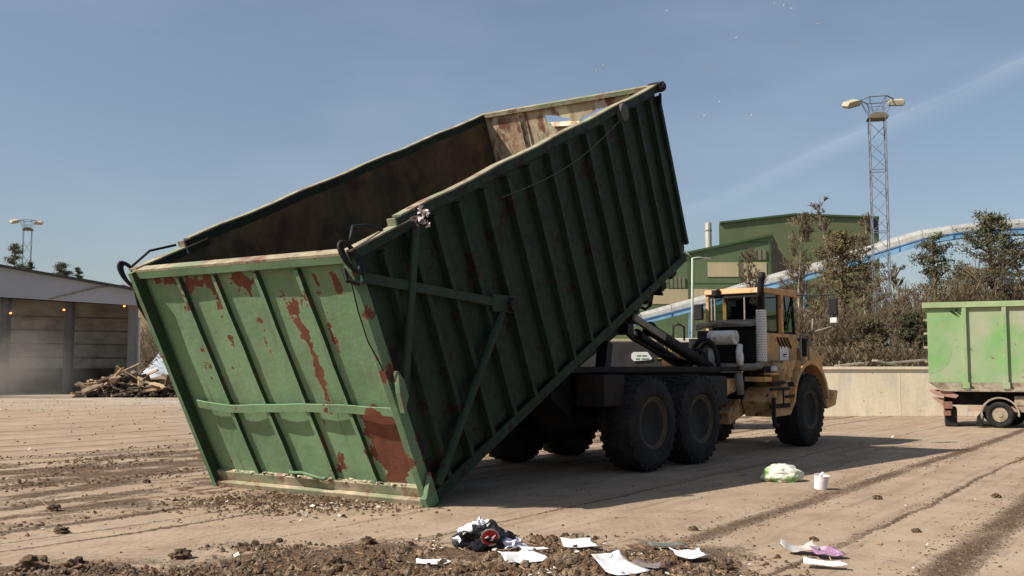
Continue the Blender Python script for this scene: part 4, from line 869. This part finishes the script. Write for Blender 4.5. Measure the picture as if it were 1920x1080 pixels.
for (x0,y0,x1,y1) in ((1400,469,1436,487),(1254,520,1284,540)):
    a, b_ = at(x0,y1,98), at(x1,y0,98); m = MB(); m.box(a.x-ox,b_.x-ox,-.08,-.003,a.z,b_.z); w = m.build('window', louv, lr)
    m = MB(); 
    for k in range(5): x = a.x-ox+(b_.x-a.x)*k/4; m.box(x-.04,x+.04,-.12,-.082,a.z,b_.z)
    m.build('window_frame', trim, w)
for px in (1290,1385,1442):
    a = at(px,470,98); m = MB(); m.box(a.x-ox-.06,a.x-ox+.06,-.2,-.1,0,a.z+(.9 if px > 1400 else -.6)); m.build('downpipe', trim, lr)
for py in (455,532,585):
    a, b_ = at(1150,py,98), at(1445,py,98); m = MB(); m.box(max(.1,(a.x-ox) if py > 500 else at(1400,py,98).x-ox),b_.x-ox-.1,-.03,-.003,a.z,a.z+.09); m.build('cladding_lap', trim, lr)
a = at(1200,645,98); m = MB(); m.box(a.x-ox-6,a.x-ox+14,-.5,-.003,a.z-.3,a.z+.5); m.build('base_band', M['beige'], lr)
e = at(1446.5,443,98); f_ = at(1486,503,103); m = MB(); m.add([(e.x-ox,.05,e.z-.3),(f_.x-ox,5,f_.z),(f_.x-ox,5,0),(e.x-ox,.05,0),(e.x-ox-.1,.3,e.z-.3),(f_.x-ox-.1,5.2,f_.z),(f_.x-ox-.1,5.2,0),(e.x-ox-.1,.3,0)],[(0,1,2,3),(4,7,6,5),(0,4,5,1),(1,5,6,2)]); m.build('side_wall', mat('brown_side_cladding', (.10,.085,.06), .2, 1, .8), lr)
# chimney
a = at(1328,418,118); ch = empty('steel_chimney', (a.x,118,0), 0, 'pale steel chimney rising behind the green halls', 'chimney')
m = MB(); m.lathe([(0,.38),(a.z,.38),(a.z,.33),(a.z-.3,.33)], axis='z', n=20); m.build('flue', mat('pale_steel_flue', (.5,.46,.42), .1, 2, .5, .3), ch, smooth=False)
m = MB(); m.lathe([(a.z-1.0,.385),(a.z-1.0,.44),(a.z-.85,.44),(a.z-.85,.385)], axis='z', n=20); m.build('flue_collar', M['greysteel'], ch)

# ------------------------------------------------------------------ conveyor
cv = empty('belt_conveyor', (at(1400,560,84).x,84,0), 0, 'long silver covered belt conveyor on a blue frame climbing to the right', 'conveyor')
cl = cv.location
keys = [(1120,616,629,90),(1190,589,612,89),(1325,552,578,87.5),(1427,519,547,86),(1540,489,518,84),(1607,467,497,83),(1680,444,474,81.5),(1724,432,460,80.5),(1780,423,450,79.5),(1830,417,443,79),(1920,410,441,78),(2080,405,440,76)]
silv = mat('galvanised_cover', (.31,.31,.29), .15, 2, .6, 0, layers=[((.24,.235,.21), 1.5, .55, .1)]); blue = mat('pale_blue_steel', (.12,.27,.42), .2, 1, .6, layers=[((.10,.22,.36), 2, .58, .06)])
P3 = []
for px, yt, yb, Y in keys: a, b_ = at(px,yt,Y), at(px,yb,Y); P3.append((a.x-cl.x, Y-cl.y, b_.z, a.z))
m = MB(); m2 = MB(); m3 = MB()
for (x0,y0,b0,t0), (x1,y1,b1,t1) in zip(P3, P3[1:]):
    n = max(1, int((x1-x0)/2.4))
    for i in range(n):
        f0, f1 = i/n, (i+1)/n
        A = [x0+(x1-x0)*f0, y0+(y1-y0)*f0, b0+(b1-b0)*f0, t0+(t1-t0)*f0]; B_ = [x0+(x1-x0)*f1, y0+(y1-y0)*f1, b0+(b1-b0)*f1, t0+(t1-t0)*f1]
        g_ = .02
        for k in range(8):                              # half-round cover
            a0, a1 = pi*k/8, pi*(k+1)/8
            q = []
            for (X_, Y_, bz, tz_), gg in ((A, g_), (B_, -g_)):
                h = tz_-bz; zc = bz+h*.42
                for aa in (a0, a1): q.append((X_+gg, Y_-.65*cos(aa), zc+h*.58*sin(aa)**.7))
            m.add(q, [(0,1,3,2)])
        hA, hB = A[3]-A[2], B_[3]-B_[2]
        m.add([(A[0],A[1]-.66,A[2]+hA*.36),(B_[0],B_[1]-.66,B_[2]+hB*.36),(B_[0],B_[1]-.66,B_[2]+hB*.44),(A[0],A[1]-.66,A[2]+hA*.44)],[(0,1,2,3)])
        for yy in (-.6, .6): m2.bar((A[0],A[1]+yy,A[2]+hA*.17),(B_[0],B_[1]+yy,B_[2]+hB*.17),.12,hA*.34,(0,0,1))
        m3.bar((A[0],A[1]-.68,A[2]),(A[0],A[1]-.68,A[2]+hA*.36),.1,.12,(0,1,0)); m3.bar((A[0],A[1]-.70,A[2]+hA*.36),(B_[0],B_[1]-.70,B_[2]+hB*.36),.06,.1)
m.build('cover', silv, cv, recalc=False); m2.build('side_frame', blue, cv); m3.build('frame_rib', mat('dark_blue_steel', (.05,.14,.3), .2, 2, .6), cv)
for (px, k) in ((1290,1),(1500,3),(1740,7),(1900,10)):
    X_ = at(px,500,keys[k][3]).x-cl.x; z = None
    for (x0,y0,b0,t0), (x1,y1,b1,t1) in zip(P3, P3[1:]):
        if x0 <= X_ <= x1: f = (X_-x0)/(x1-x0); z = b0+(b1-b0)*f; yy = y0+(y1-y0)*f
    m = MB(); m.bar((X_-.2,yy-.5,z-.05),(X_-.5,yy-.7,0),.15,.15,(0,1,0)); m.bar((X_+.2,yy+.5,z-.05),(X_+.5,yy+.7,0),.15,.15,(0,1,0)); m.bar((X_-.35,yy-.6,z*.5),(X_+.35,yy+.6,z*.5),.1,.1); m.build('trestle', blue, cv)

# ------------------------------------------------------------------ lattice masts
lat = mat('galvanised_lattice', (.15,.16,.19), .2, 3, .6, 0); lampm = mat('flood_housing', (.40,.36,.25), .2, 3, .6); lampd = mat('flood_under', (.14,.12,.08), .2, 3, .7)
def mast(loc, w, h, label, rz=-.24, heads=True, bay=.95, rr_=.026):
    r = empty('floodlight_mast', loc, rz, label, 'floodlight mast', 'lattice floodlight masts')
    m = MB(); c4 = [(-w/2,-w/2),(w/2,-w/2),(w/2,w/2),(-w/2,w/2)]
    for x, y in c4: m.tube([(x,y,0),(x,y,h)], rr_*1.3, 5)
    nb = int(h/bay)
    for i in range(nb):
        z0, z1 = i*bay, (i+1)*bay
        for k in range(4):
            a, b_ = c4[k], c4[(k+1) % 4]
            if i % 2: a, b_ = b_, a
            m.tube([(*a,z0),(*b_,z1)], rr_*.7, 4, False)
            if i % 4 == 0: m.tube([(*a,z1),(*b_,z1)], rr_, 4, False)
    m.build('lattice', lat, r)
    m = MB(); W = w*.55
    m.prism([(-W-.1,h),(-W*.7,h+.28),(0,h+.36),(W*.8,h+.3),(W+.15,h+.1),(W,h-.02)], -W, W); m.build('platform', lampd, r)
    m = MB()
    for k in range(6):
        a = k*pi/3; b_ = (k+1)*pi/3; R1, R2 = w*.75, w*1.05
        m.tube([(W*cos(a),W*sin(a),h+.2),(R2*cos(a),R2*sin(a),h+1.25)], rr_*.8, 4); m.tube([(R2*cos(a),R2*sin(a),h+1.25),(R2*cos(b_),R2*sin(b_),h+1.25)], rr_*1.6, 5); m.tube([(W*cos(a),W*sin(a),h+.7),(W*cos(b_),W*sin(b_),h+.7)], rr_*.6, 4)
        m.tube([(W*cos(a),W*sin(a),h+.2),(R2*cos(b_),R2*sin(b_),h+1.25)], rr_*.6, 4)
    m.build('lamp_ring', lat, r)
    for (x, rz, tl) in ((-1.75*w/1.07, .5, -.3), (1.35*w/1.07, -.15, .08)):
        m = MB(); s = w/1.07; m.prism([(-.6*s,-.02*s),(-.5*s,-.2*s),(.55*s,-.2*s),(.6*s,.12*s),(.45*s,.22*s),(-.4*s,.2*s)], -.36*s, .36*s); o = m.build('floodlight', lampm, r, bevel=.05*s); o.location = (x, -.2 if x < .5 else .1, h+1.2*s) if abs(x) > .3 else (x, w*.9, h+1.3*s); o.rotation_euler = (.35,tl,rz)
        m = MB(); m.box(-.5*s,.5*s,-.34*s,.34*s,-.23*s,-.203*s); m.build('lamp_glass', lampd, o)
    return r
pm = at(1658,687,60); mast((pm.x,60,1.4), .92, at(1658,224,60).z-1.4, 'tall grey lattice floodlight mast on the right above the conveyor')
pm = at(42,687,125); mast((pm.x,125,0), .95, at(42,432,125).z, 'distant lattice floodlight mast on the left behind the shed trees', rz=.36, bay=1.6)
# thin antenna on the tall mast
# ------------------------------------------------------------------ street lamp
pl = at(1299,640,66); sl_ = empty('street_lamp', (pl.x,66,0), 0, 'pale green double-armed street lamp between the container and the hauler cab', 'street lamp')
pole = mat('pale_green_pole', (.36,.42,.33), .1, 3, .6); zt = at(1299,484,66).z
m = MB(); m.tube([(-.12,0,0),(0,0,zt*.6),(.05,0,zt)], [.11,.09,.07], 10); m.build('pole', pole, sl_, smooth=True)
m = MB(); m.tube([(.05,0,zt),(-.25,0,zt+.3),(-.65,0,zt+.62)], .04, 7); m.tube([(.05,0,zt),(.5,0,zt+.06),(.95,0,zt)], .04, 7); m.build('arm', pole, sl_, smooth=True)
for x, z in ((-.75,.66),(1.05,-.04)):
    m = MB(); m.prism([(x-.22,zt+z-.05),(x+.22,zt+z-.08),(x+.2,zt+z+.06),(x-.15,zt+z+.08)], -.12,.12); m.build('lamp_head', M['greysteel'], sl_, bevel=.02)

# ------------------------------------------------------------------ shed on the left
shed = empty('open_shed', (at(248,687,63).x,63,0), 0, 'long grey open-fronted shed with a deep pale fascia, on the left', 'shed')
so = shed.location; fas = mat('grey_white_fascia', (.34,.35,.37), .08, .5, .7); panel = mat('beige_wall_panels', (.40,.37,.32), .1, .5, .85, layers=[((.2,.18,.15), .8, .55, .15, (1,1,2))]); dk = mat('dark_shed_steel', (.06,.057,.055), .2, 2, .8)
LX = -34.0
def sz(x, a, b_): return a+(b_-a)*(-x/11.5)           # height along the front: a at the right end
SL = 5/11.5                                            # the front comes nearer towards the left
def sy(x): return x*.40
m = MB(); zr0, zl0, zr1, zl1 = 5.62, 5.95, 6.55, 7.75
def zz(x, r_, l_): return r_+(l_-r_)*(-x/7.0)
m.add([(LX,sy(LX),zz(LX,zr0,zl0)),(.1,0,zr0),(.1,0,zr1),(LX,sy(LX),zz(LX,zr1,zl1)),(LX,sy(LX)+.3,zz(LX,zr0,zl0)),(.1,.3,zr0),(.1,.3,zr1),(LX,sy(LX)+.3,zz(LX,zr1,zl1))],[(0,1,2,3),(4,7,6,5),(0,4,5,1),(3,2,6,7),(1,5,6,2)]); m.build('fascia', fas, shed)
m = MB(); m.add([(LX,sy(LX)-.2,zz(LX,zr1,zl1)+.003),(.3,-.2,zr1+.003),(-5.6,12,zr1-.3),(LX-5,sy(LX)+12,zz(LX,zr1,zl1)-.3)],[(0,1,2,3)]); m.v += [p+V((0,0,.15)) for p in m.v]; m.f += [(4,5,6,7),(0,1,5,4),(1,2,6,5)]; m.build('roof', dk, shed)
def wall_x(m, x0, x1, dy, z0, z1a, z1b=None):
    m.add([(x0,sy(x0)+dy,z0),(x1,sy(x1)+dy,z0),(x1,sy(x1)+dy,z1a),(x0,sy(x0)+dy,z1b or z1a)],[(0,1,2,3)])
m = MB(); m.add([(LX,sy(LX)+5,1.5),(-2.3,5,1.5),(-2.3,5,6.4),(LX,sy(LX)+5,9)],[(0,1,2,3)]); m.add([(0,.3,0),(-5.4,12,0),(-5.4,12,6.3),(0,.3,5.6)],[(0,1,2,3)]); m.build('back_wall', panel, shed)
m = MB(); m.add([(LX,sy(LX)+4.7,0),(-2.1,4.7,0),(-2.1,4.7,1.6),(LX,sy(LX)+4.7,1.6)],[(0,1,2,3)]); m.add([(LX,sy(LX)+4.7,1.6),(-2.1,4.7,1.6),(-2.3,5,1.6),(LX,sy(LX)+5,1.6)],[(0,1,2,3)]); m.build('push_wall', mat('stained_push_wall', (.075,.065,.055), .3, 1, .9), shed)
for z in (2.3, 3.2, 4.1, 5.0):
    m = MB(); m.bar((LX,sy(LX)+4.95,z+.3),(-2.3,4.95,z),.06,.08); m.build('wall_rail', mat('wall_rail_steel', (.16,.15,.13), .2, 2, .8), shed)
for px, w in ((248,.42),(128,.45),(28,.45),(-90,.45),(-230,.45)):
    x = (at(px,640,62).x-so.x); x = min(x,-.2); m = MB(); m.box(x-w/2,x+w/2,sy(x)+.32,sy(x)+.8,0,zz(x,zr0,zl0)+.25); m.build('pillar', dk if px < 248 else mat('shed_end_post', (.16,.155,.15), .1, 2, .8), shed)
m = MB(); m.add([(LX,sy(LX)+.4,7),(0,.4,5.6),(-2.3,5,6.2),(LX,sy(LX)+5,7.5)],[(0,1,2,3)]); m.build('ceiling', dk, shed)
lo = emis('orange_lamp_glow', (1,.16,.03), 6)
for px, py in ((233,574),(120,581),(20,587)):
    p = at(px,py,62); x = p.x-so.x; p = at(px,py,63+sy(x)-.15)
    r = MB(); r.lathe([(-.05,.02),(-.035,.06),(.035,.06),(.05,.02)], (p.x-so.x,p.y-so.y,p.z), 'z', 12); r.build('warning_lamp', lo, shed)
    r = MB(); r.tube([(p.x-so.x,p.y-so.y,p.z+.08),(p.x-so.x,sy(x)-.01,p.z+.3)], .02,6); r.build('lamp_bracket', dk, shed)
m = MB(); x0 = at(118,560,63).x-so.x
m.tube([(x0,sy(x0)-.05,5.9),(x0+2.5,sy(x0+2.5)-.1,6.7),(x0+4,-.3,6.9),(x0+5.2,-.3,6.5)], .05,6); m.build('cable_conduit', M['greysteel'], shed)

# ------------------------------------------------------------------ hills, snow heap, pole
def hill(name, x0, x1, y0, y1, zf, m, nx=60, ny=14):
    b = MB()
    for j in range(ny+1):
        for i in range(nx+1):
            x = x0+(x1-x0)*i/nx; y = y0+(y1-y0)*j/ny; b.v.append(V((x,y,zf(i/nx,j/ny,x,y))))
    for j in range(ny):
        for i in range(nx): a = j*(nx+1)+i; b.f.append((a,a+1,a+nx+2,a+nx+1))
    return b.build(name, m, None, smooth=True, recalc=False)
brown = mat('brown_grass_hill', (.19,.135,.075), .3, .06, 1, layers=[((.11,.09,.045), .15, .55, .08)])
tag(hill('hill', -150,-20,160,260, lambda i,j,x,y: -1+(20.5+1.2*mnoise.noise(V((x*.03,y*.03,0)))-7*max(0,(x+75)/55)**2)*sin(min(1,j*1.6)*pi/2)*min(1,(1-i)*4, i*4+.2), brown), kind='structure')
far = mat('far_scrub', (.09,.085,.05), .3, .08, 1)
tag(hill('wooded_rise', -20,260,150,240, lambda i,j,x,y: -1+(6+2.5*mnoise.noise(V((x*.05,y*.03,3))))*sin(min(1,j*1.8)*pi/2), far), kind='structure')
snow = mat('dirty_snow', (.36,.41,.48), .15, .8, .8, layers=[((.2,.17,.14), .8, .56, .06, (1,1,3))], bump=.5)
tag(hill('snow_bank', -30,-12,76,92, lambda i,j,x,y: -.1+(4.6-1.6*i+1.6*mnoise.noise(V((x*.3,y*.3,0)))+.5*mnoise.noise(V((x*1.1,y,1))))*sin(j*pi)**.7*min(1,i*5+.3,(1-i)*5), snow, 50, 20), 'bluish dirty snow bank behind the timber heap', 'snow bank', kind='stuff')
p = at(259,690,66); r = empty('snow_pole', (p.x,66,0), 0, 'thin white marker pole standing at the corner of the shed', 'pole')
m = MB(); m.tube([(0,0,0),(0,0,at(259,598,66).z)], .09, 8); m.build('pole_shaft', M['white'], r); m = MB(); zt_ = at(259,598,66).z; m.tube([(0,0,zt_),(0,0,zt_+.06)], .11, 8); m.build('pole_cap', M['greysteel'], r)

# ------------------------------------------------------------------ timber heap
woods = [mat('grey_wood', (.28,.21,.14), .3, 4, .9, rnd=.4), mat('tan_wood', (.44,.31,.19), .25, 4, .9, rnd=.35), mat('dark_wood', (.07,.05,.035), .3, 4, .9, rnd=.4)]
rw_ = random.Random(21); zone = [(-24.8,-15.5,55,60)]
def heap_h(x, y):
    return max(0, 1.55*math.exp(-((x+17.8)/2.0)**2)+1.2*math.exp(-((x+22.4)/1.1)**2)+.7*math.exp(-((x+21)/2.5)**2))*max(0, 1-((y-57.5)/3.2)**2)
for i in range(230):
    x = rw_.uniform(-24.2,-15.0); y = rw_.uniform(55.2,59.2); h = heap_h(x,y); z = rw_.uniform(.05,1)**.6*h+.08
    l = rw_.uniform(.8,2.6); a = rw_.uniform(0,pi); e = rw_.gauss(0,.24); d = V((cos(a)*cos(e), sin(a)*cos(e)*.7, sin(e)))*l/2
    p = V((x,y,z+max(0,abs(d.z)-.5*z))); mb = MB(); mb.bar(-d, d, rw_.uniform(.1,.38), rw_.uniform(.04,.12), (rw_.uniform(-.4,.4),rw_.uniform(-.4,.4),1))
    k = rw_.choices((0,1,2),(5,4,3))[0]; o = mb.build('scrap_plank', woods[k], None); o.location = p
    tag(o, ('weathered grey plank', 'pale tan broken board', 'dark rotten board')[k]+' in the scrap timber heap beside the shed', 'plank', 'planks in the scrap timber heap')
fm = MB()
for i in range(1500):
    x = rw_.uniform(-24.4,-14.8); y = rw_.uniform(55,59.4); clod(fm, V((x,y,heap_h(x,y)*rw_.random()*.75)), rw_.uniform(.06,.2), rw_)
tag(fm.build('heap_rubble', woods[2], None, recalc=False), 'dark broken chips filling the timber heap', 'debris', kind='stuff')

# ------------------------------------------------------------------ trees
bark = mat('pine_bark', (.16,.10,.06), .3, 5, .95); birch = mat('pale_bark', (.30,.25,.2), .3, 4, .9); twig = mat('brown_twigs', (.15,.112,.07), .35, .6, .95)
needle = mat('pine_needles', (.085,.085,.042), .5, .7, .9); needle2 = mat('brownish_needles', (.125,.10,.052), .5, .7, .9)
def leafquad(m, p, s, rnd, up=.3):
    d = V((rnd.gauss(0,1),rnd.gauss(0,1),rnd.gauss(up,.8))).normalized(); e = d.cross(V((rnd.gauss(0,1),rnd.gauss(0,1),rnd.gauss(0,1)))).normalized()
    m.add([p-e*s*.22, p+e*s*.22, p+d*s], [(0,1,2)])
def pine(name, px, pyb, pyt, Y, wpx, label, seed, bare=.25, lean=0, dens=1.0, mt=None, zb=None):
    rnd = random.Random(seed); b0 = at(px,pyb,Y); zb_ = b0.z if zb is None else zb; H = at(px,pyt,Y).z-zb_; Rm = wpx/2/F_PX*Y
    r = empty(name, (b0.x,Y,zb_), 0, label, 'tree', 'pines behind the wall' if zb_ > .5 else 'pines behind the shed')
    t = MB(); pts = [(lean*(k/6)**1.5+rnd.gauss(0,.05), rnd.gauss(0,.05), H*k/6*.97) for k in range(7)]; t.tube(pts, [.17*(1-k/6.4)+.02 for k in range(7)], 8)
    nd = MB(); nb = int(54*dens)
    for i in range(nb):
        f = bare+(1-bare)*(i/nb)**.9; z = H*f; k = min(5,int(f*6)); p0 = V(pts[k]).lerp(V(pts[k+1]), f*6-k) if k < 6 else V(pts[6])
        prof = (1-((f-bare)/(1-bare))**1.5)*.9+.14; L_ = Rm*prof*rnd.choice((.35,.7,.95,1.1,1.25)); a = rnd.uniform(0,2*pi); up = rnd.uniform(.0,.65)
        mid = p0+V((cos(a)*L_*.5, sin(a)*L_*.5, L_*up*.3)); end = p0+V((cos(a)*L_, sin(a)*L_, L_*up)); t.tube([p0,mid,end], [.045,.03,.012], 4, False)
        for c_ in range(8):
            g0 = rnd.uniform(.35,1.05); cc = p0.lerp(mid, g0*2) if g0 < .5 else mid.lerp(end, (g0-.5)*2)
            cc = cc+V((rnd.gauss(0,.22),rnd.gauss(0,.22),rnd.gauss(.1,.1)))*Rm*.17; s = rnd.uniform(.08,.17)*min(1.3,Rm*.7)
            for _ in range(rnd.choice((8,14,20))): leafquad(nd, cc+V((rnd.gauss(0,1.2),rnd.gauss(0,1.2),rnd.gauss(0,.5)))*s, rnd.uniform(.10,.2), rnd, .6)
    t.build('trunk', bark, r, smooth=True); nd.build('crown', mt or needle, r, recalc=False); return r
def bare_tree(name, px, pyb, pyt, Y, wpx, label, seed, stems=1, mt=None, up=.8, depth=5, group='bare trees and bushes behind the wall', zb=None, fan=.5, r0=.12):
    rnd = random.Random(seed); b0 = at(px,pyb,Y); zb_ = b0.z if zb is None else zb; H = at(px,pyt,Y).z-zb_; Rm = wpx/2/F_PX*Y
    r = empty(name, (b0.x,Y,zb_), 0, label, 'tree' if stems == 1 else 'bush', group); t = MB(); tw = MB()
    rmin = .0085+Y*.00012
    def grow(p, d, l, rad, lv):
        rad = max(rad, rmin)
        n = 3; pts = [p]; dd_ = d
        for i in range(n): dd_ = (dd_+V((rnd.gauss(0,.12),rnd.gauss(0,.12),.05*up))).normalized(); pts.append(pts[-1]+dd_*l/n)
        (t if lv < 2 else tw).tube(pts, [rad*(1-.45*i/n) for i in range(n+1)], 5 if lv < 2 else 3, False)
        if lv >= depth: return
        for k in range(rnd.choice((3,4,4))):
            f = rnd.uniform(.3,1); q = pts[0].lerp(pts[-1], f); a = rnd.uniform(0,2*pi); sp_ = rnd.uniform(.35,.9)
            ax = dd_.cross(V((cos(a),sin(a),.3))).normalized(); nd_ = (dd_+ax*sp_+V((0,0,.25*up))).normalized(); grow(q, nd_, l*rnd.uniform(.5,.72), rad*.5, lv+1)
    if stems == 1:
        pts = [(rnd.gauss(0,.04)*k, rnd.gauss(0,.04)*k, H*k/6) for k in range(7)]; t.tube(pts, [r0*(1-k/6.6) for k in range(7)], 7)
        for i in range(58):
            f = rnd.uniform(.22,.97); k = min(5,int(f*6)); p = V(pts[k]).lerp(V(pts[k+1]), f*6-k); a = rnd.uniform(0,2*pi); l = Rm*(1.05-f*.75)*rnd.uniform(.5,1)
            grow(p, V((cos(a)*.8,sin(a)*.8,.75)).normalized(), l*1.0, .03*(1.1-f), 2)
    else:
        for s in range(stems):
            a = rnd.uniform(0,2*pi); o_ = V((rnd.uniform(-Rm,Rm)*.75, rnd.uniform(-1,1), 0)); grow(o_, V((cos(a)*fan,sin(a)*fan,1)).normalized(), H*rnd.uniform(.35,.62), .03, 2)
    if not t.v: t.tube([(0,0,-.2),(0,0,.4)], .05, 6)
    t.build('trunk' if stems == 1 else 'stem', mt or birch, r, recalc=False); tw.build('twigs', twig, r, recalc=False); return r
GZ = 1.6
pine('pine_tree', 1583,700,432,52,165, 'dark crooked pine whose top overlaps the conveyor, just right of the cab', 3, .22, dens=1.3, mt=needle2, zb=GZ)
pine('pine_tree', 1545,705,560,50,120, 'low dense pine close behind the hauler cab', 5, .1, dens=.9, mt=needle2, zb=GZ)
pine('pine_tree', 1866,705,398,50,170, 'tallest pine on the right standing behind the light green container', 8, .3, dens=1.35, zb=GZ)
pine('pine_tree', 1765,705,440,54,140, 'slim dark pine left of the tallest pine on the right', 12, .25, lean=-.3, dens=1.0, zb=GZ)
pine('pine_tree', 1915,705,452,56,160, 'pine cut by the right picture edge above the light green container', 15, .2, dens=1.0, zb=GZ)
pine('pine_tree', 1820,705,500,53,150, 'short bushy pine between the two right-hand pines', 17, .1, dens=1.0, mt=needle2, zb=GZ)
pine('pine_tree', 1640,705,600,44,90, 'low brownish-green pine before the mast foot', 19, .05, dens=.8, mt=needle2, zb=GZ)
pine('pine_tree', 1712,705,585,45,80, 'low green pine between the mast foot and the light green container', 23, .05, dens=.8, zb=GZ)
pine('pine_tree', 20,687,452,96,70, 'pine behind the left shed roof, beside the distant mast', 31, .5, dens=1.0, zb=0)
pine('pine_tree', 108,687,488,92,75, 'dark pine top over the middle of the shed roof', 33, .6, dens=.9, zb=0)
pine('pine_tree', 52,687,485,90,40, 'small pine top between the mast and the middle shed pine', 35, .6, dens=.6, zb=0)
pine('pine_tree', 140,687,494,94,36, 'rightmost pine top above the shed roof', 37, .6, dens=.5, zb=0)
bare_tree('birch_tree', 1504,705,402,60,110, 'bare brownish tree standing before the green hall, left one', 41, zb=GZ)
bare_tree('birch_tree', 1556,705,368,62,90, 'tallest bare tree before the green hall, its top above the roof', 43, zb=GZ)
bare_tree('birch_tree', 1625,705,395,66,80, 'faint bare tree behind the lattice mast', 45, zb=GZ)
bare_tree('birch_tree', 1690,705,500,66,90, 'pale bare tree right of the mast foot', 46, zb=GZ)
bare_tree('birch_tree', 1410,705,478,70,120, 'low bare tree behind the cab roof', 47, zb=0)
bsp = [(1490,560,70,44,'brown leafless bush right behind the hauler cab'),(1540,590,80,46,'brown bush under the low pine'),(1600,560,90,47,'tall brown bush under the crooked pine'),(1650,570,90,49,'brown bush at the foot of the mast'),(1700,548,90,50,'brown bush just right of the mast foot'),(1748,520,100,49,'tall brown bush left of the light green container'),(1800,500,110,48,'brown bush rising behind the rear end of the light green container'),(1850,500,110,51,'brown bush under the tallest right pine'),(1905,490,110,50,'brown bush at the right picture edge'),(1575,640,80,40,'low dark bush on the rubble right of the cab'),(1625,640,90,40,'low dark bush before the crooked pine'),(1680,640,90,40,'low dark bush above the middle of the wall'),(1725,650,80,41,'low bush above the wall next to the container')]
for i, (px, py, w, Y, lb) in enumerate(bsp):
    bare_tree('bare_bush', px,700,py,Y,w*1.3, lb, 60+i, stems=16, depth=5, zb=1.55, fan=.45)
for i, (px, py, w, Y, lb) in enumerate(((272,600,60,84,'brown bare bush right beside the shed corner'),(305,610,60,80,'brown bare bush behind the snow bank'),(330,590,60,90,'brown bare bush half hidden by the tipped container'))):
    bare_tree('bare_bush', px,690,py,Y,w*1.4, lb, 90+i, stems=14, depth=5, zb=0, fan=.45, group='bare bushes beside the shed')
sc = MB(); rs = random.Random(77)
for i in range(26000):
    x = rs.uniform(9,34); y = rs.uniform(37.5,58); k = mnoise.noise(V((x*.35,y*.2,0)))
    h = .4+max(0,rs.gauss(.1,.6)+k*1.5)*(1+(y-38)*.04)
    p = V((x,y,1.5+(y-35)*.0175+rs.random()*h)); d = V((rs.gauss(0,.9),rs.gauss(0,.9),.6)).normalized()*rs.uniform(.15,.45); e = V((rs.uniform(-1,1),rs.uniform(-1,1),0))*.02
    sc.add([p-e,p+e,p+d],[(0,1,2)])
tag(sc.build('undergrowth', mat('brown_undergrowth', (.13,.09,.055), .5, .4, 1, layers=[((.055,.055,.028), .5, .55, .08)]), None, recalc=False), 'tangle of brown undergrowth filling the slope between the trees', 'undergrowth', kind='stuff')

# ------------------------------------------------------------------ gulls
gm = solid('white_plumage', (.8,.8,.8)); gd = [(1452,6,1),(1470,10,1),(1484,16,1),(1535,45,1.2),(1497,84,1.2),(1250,20,.8),(1131,122,1),(1118,132,.8),(1327,131,.9),(1408,216,1),(1310,220,1.1),(1322,216,.8),(1880,162,.8),(1710,205,.6),(1380,70,.7),(1240,44,.7),(1350,190,.7),(1228,100,.6)]
me0 = None
gm_b = MB(); gm_b.tube([(-.2,0,0),(-.1,0,.0),(.08,0,0),(.2,0,.02),(.27,0,.02)], [.01,.06,.07,.04,.01], 8)
gm_w = MB()
for s in (-1, 1): gm_w.add([(.08,0,.03),(-.06,0,.03),(.07,s*.32,.14),(-.05,s*.32,.13),(-.03,s*.68,.05)], [(0,1,3,2),(2,3,4)])
g0 = empty('gull', (0,0,0)); gb_ = gm_b.build('body', gm, g0, smooth=True); gw = gm_w.build('wings', gm, g0, recalc=False)
for i, (px, py, s) in enumerate(gd):
    o = g0 if i == 0 else copy_tree(g0); rr2 = random.Random(i); o.location = at(px,py,rr2.uniform(150,190)); o.rotation_euler = (rr2.uniform(-.4,.4),rr2.uniform(-.2,.2),rr2.uniform(0,6)); o.scale = (s*1.1,)*3
    tag(o, 'tiny white gull circling high in the blue sky above the container and mast', 'gull', 'gulls circling in the sky')

# ------------------------------------------------------------------ dust cloud by the shed
def dust():
    m = bpy.data.materials.new('drifting_dust'); m.use_nodes = True
    N, L, mm, noise, ramp, mix = graph(m); N.remove(N['Principled BSDF']); o = [n for n in N if n.type == 'OUTPUT_MATERIAL'][0]
    pv_ = N.new('ShaderNodeVolumePrincipled'); pv_.inputs['Color'].default_value = (.75,.68,.6,1); pv_.inputs['Anisotropy'].default_value = .2
    tc = N.new('ShaderNodeTexCoord').outputs['Object']; sp = N.new('ShaderNodeSeparateXYZ'); L.new(tc, sp.inputs[0])
    n1 = noise(tc, .35, 4); e = mm('MULTIPLY', ramp(sp.outputs[2], 5.5, .3), ramp(sp.outputs[0], 9.5, -3))
    e = mm('MULTIPLY', e, mm('MULTIPLY', ramp(sp.outputs[1], -3, -1.2), ramp(sp.outputs[1], 3, 1.2)))
    L.new(mm('MULTIPLY', mm('MULTIPLY', ramp(n1, .38, .65), e), .9), pv_.inputs['Density']); L.new(pv_.outputs[0], o.inputs['Volume']); return m
m = MB(); m.box(-10,10,-3,3,0,6); o = m.build('dust_cloud', dust(), None); o.location = (-33.5,55.5,.02); tag(o, 'pale dust drifting in front of the shed at the left edge', 'dust', kind='stuff')
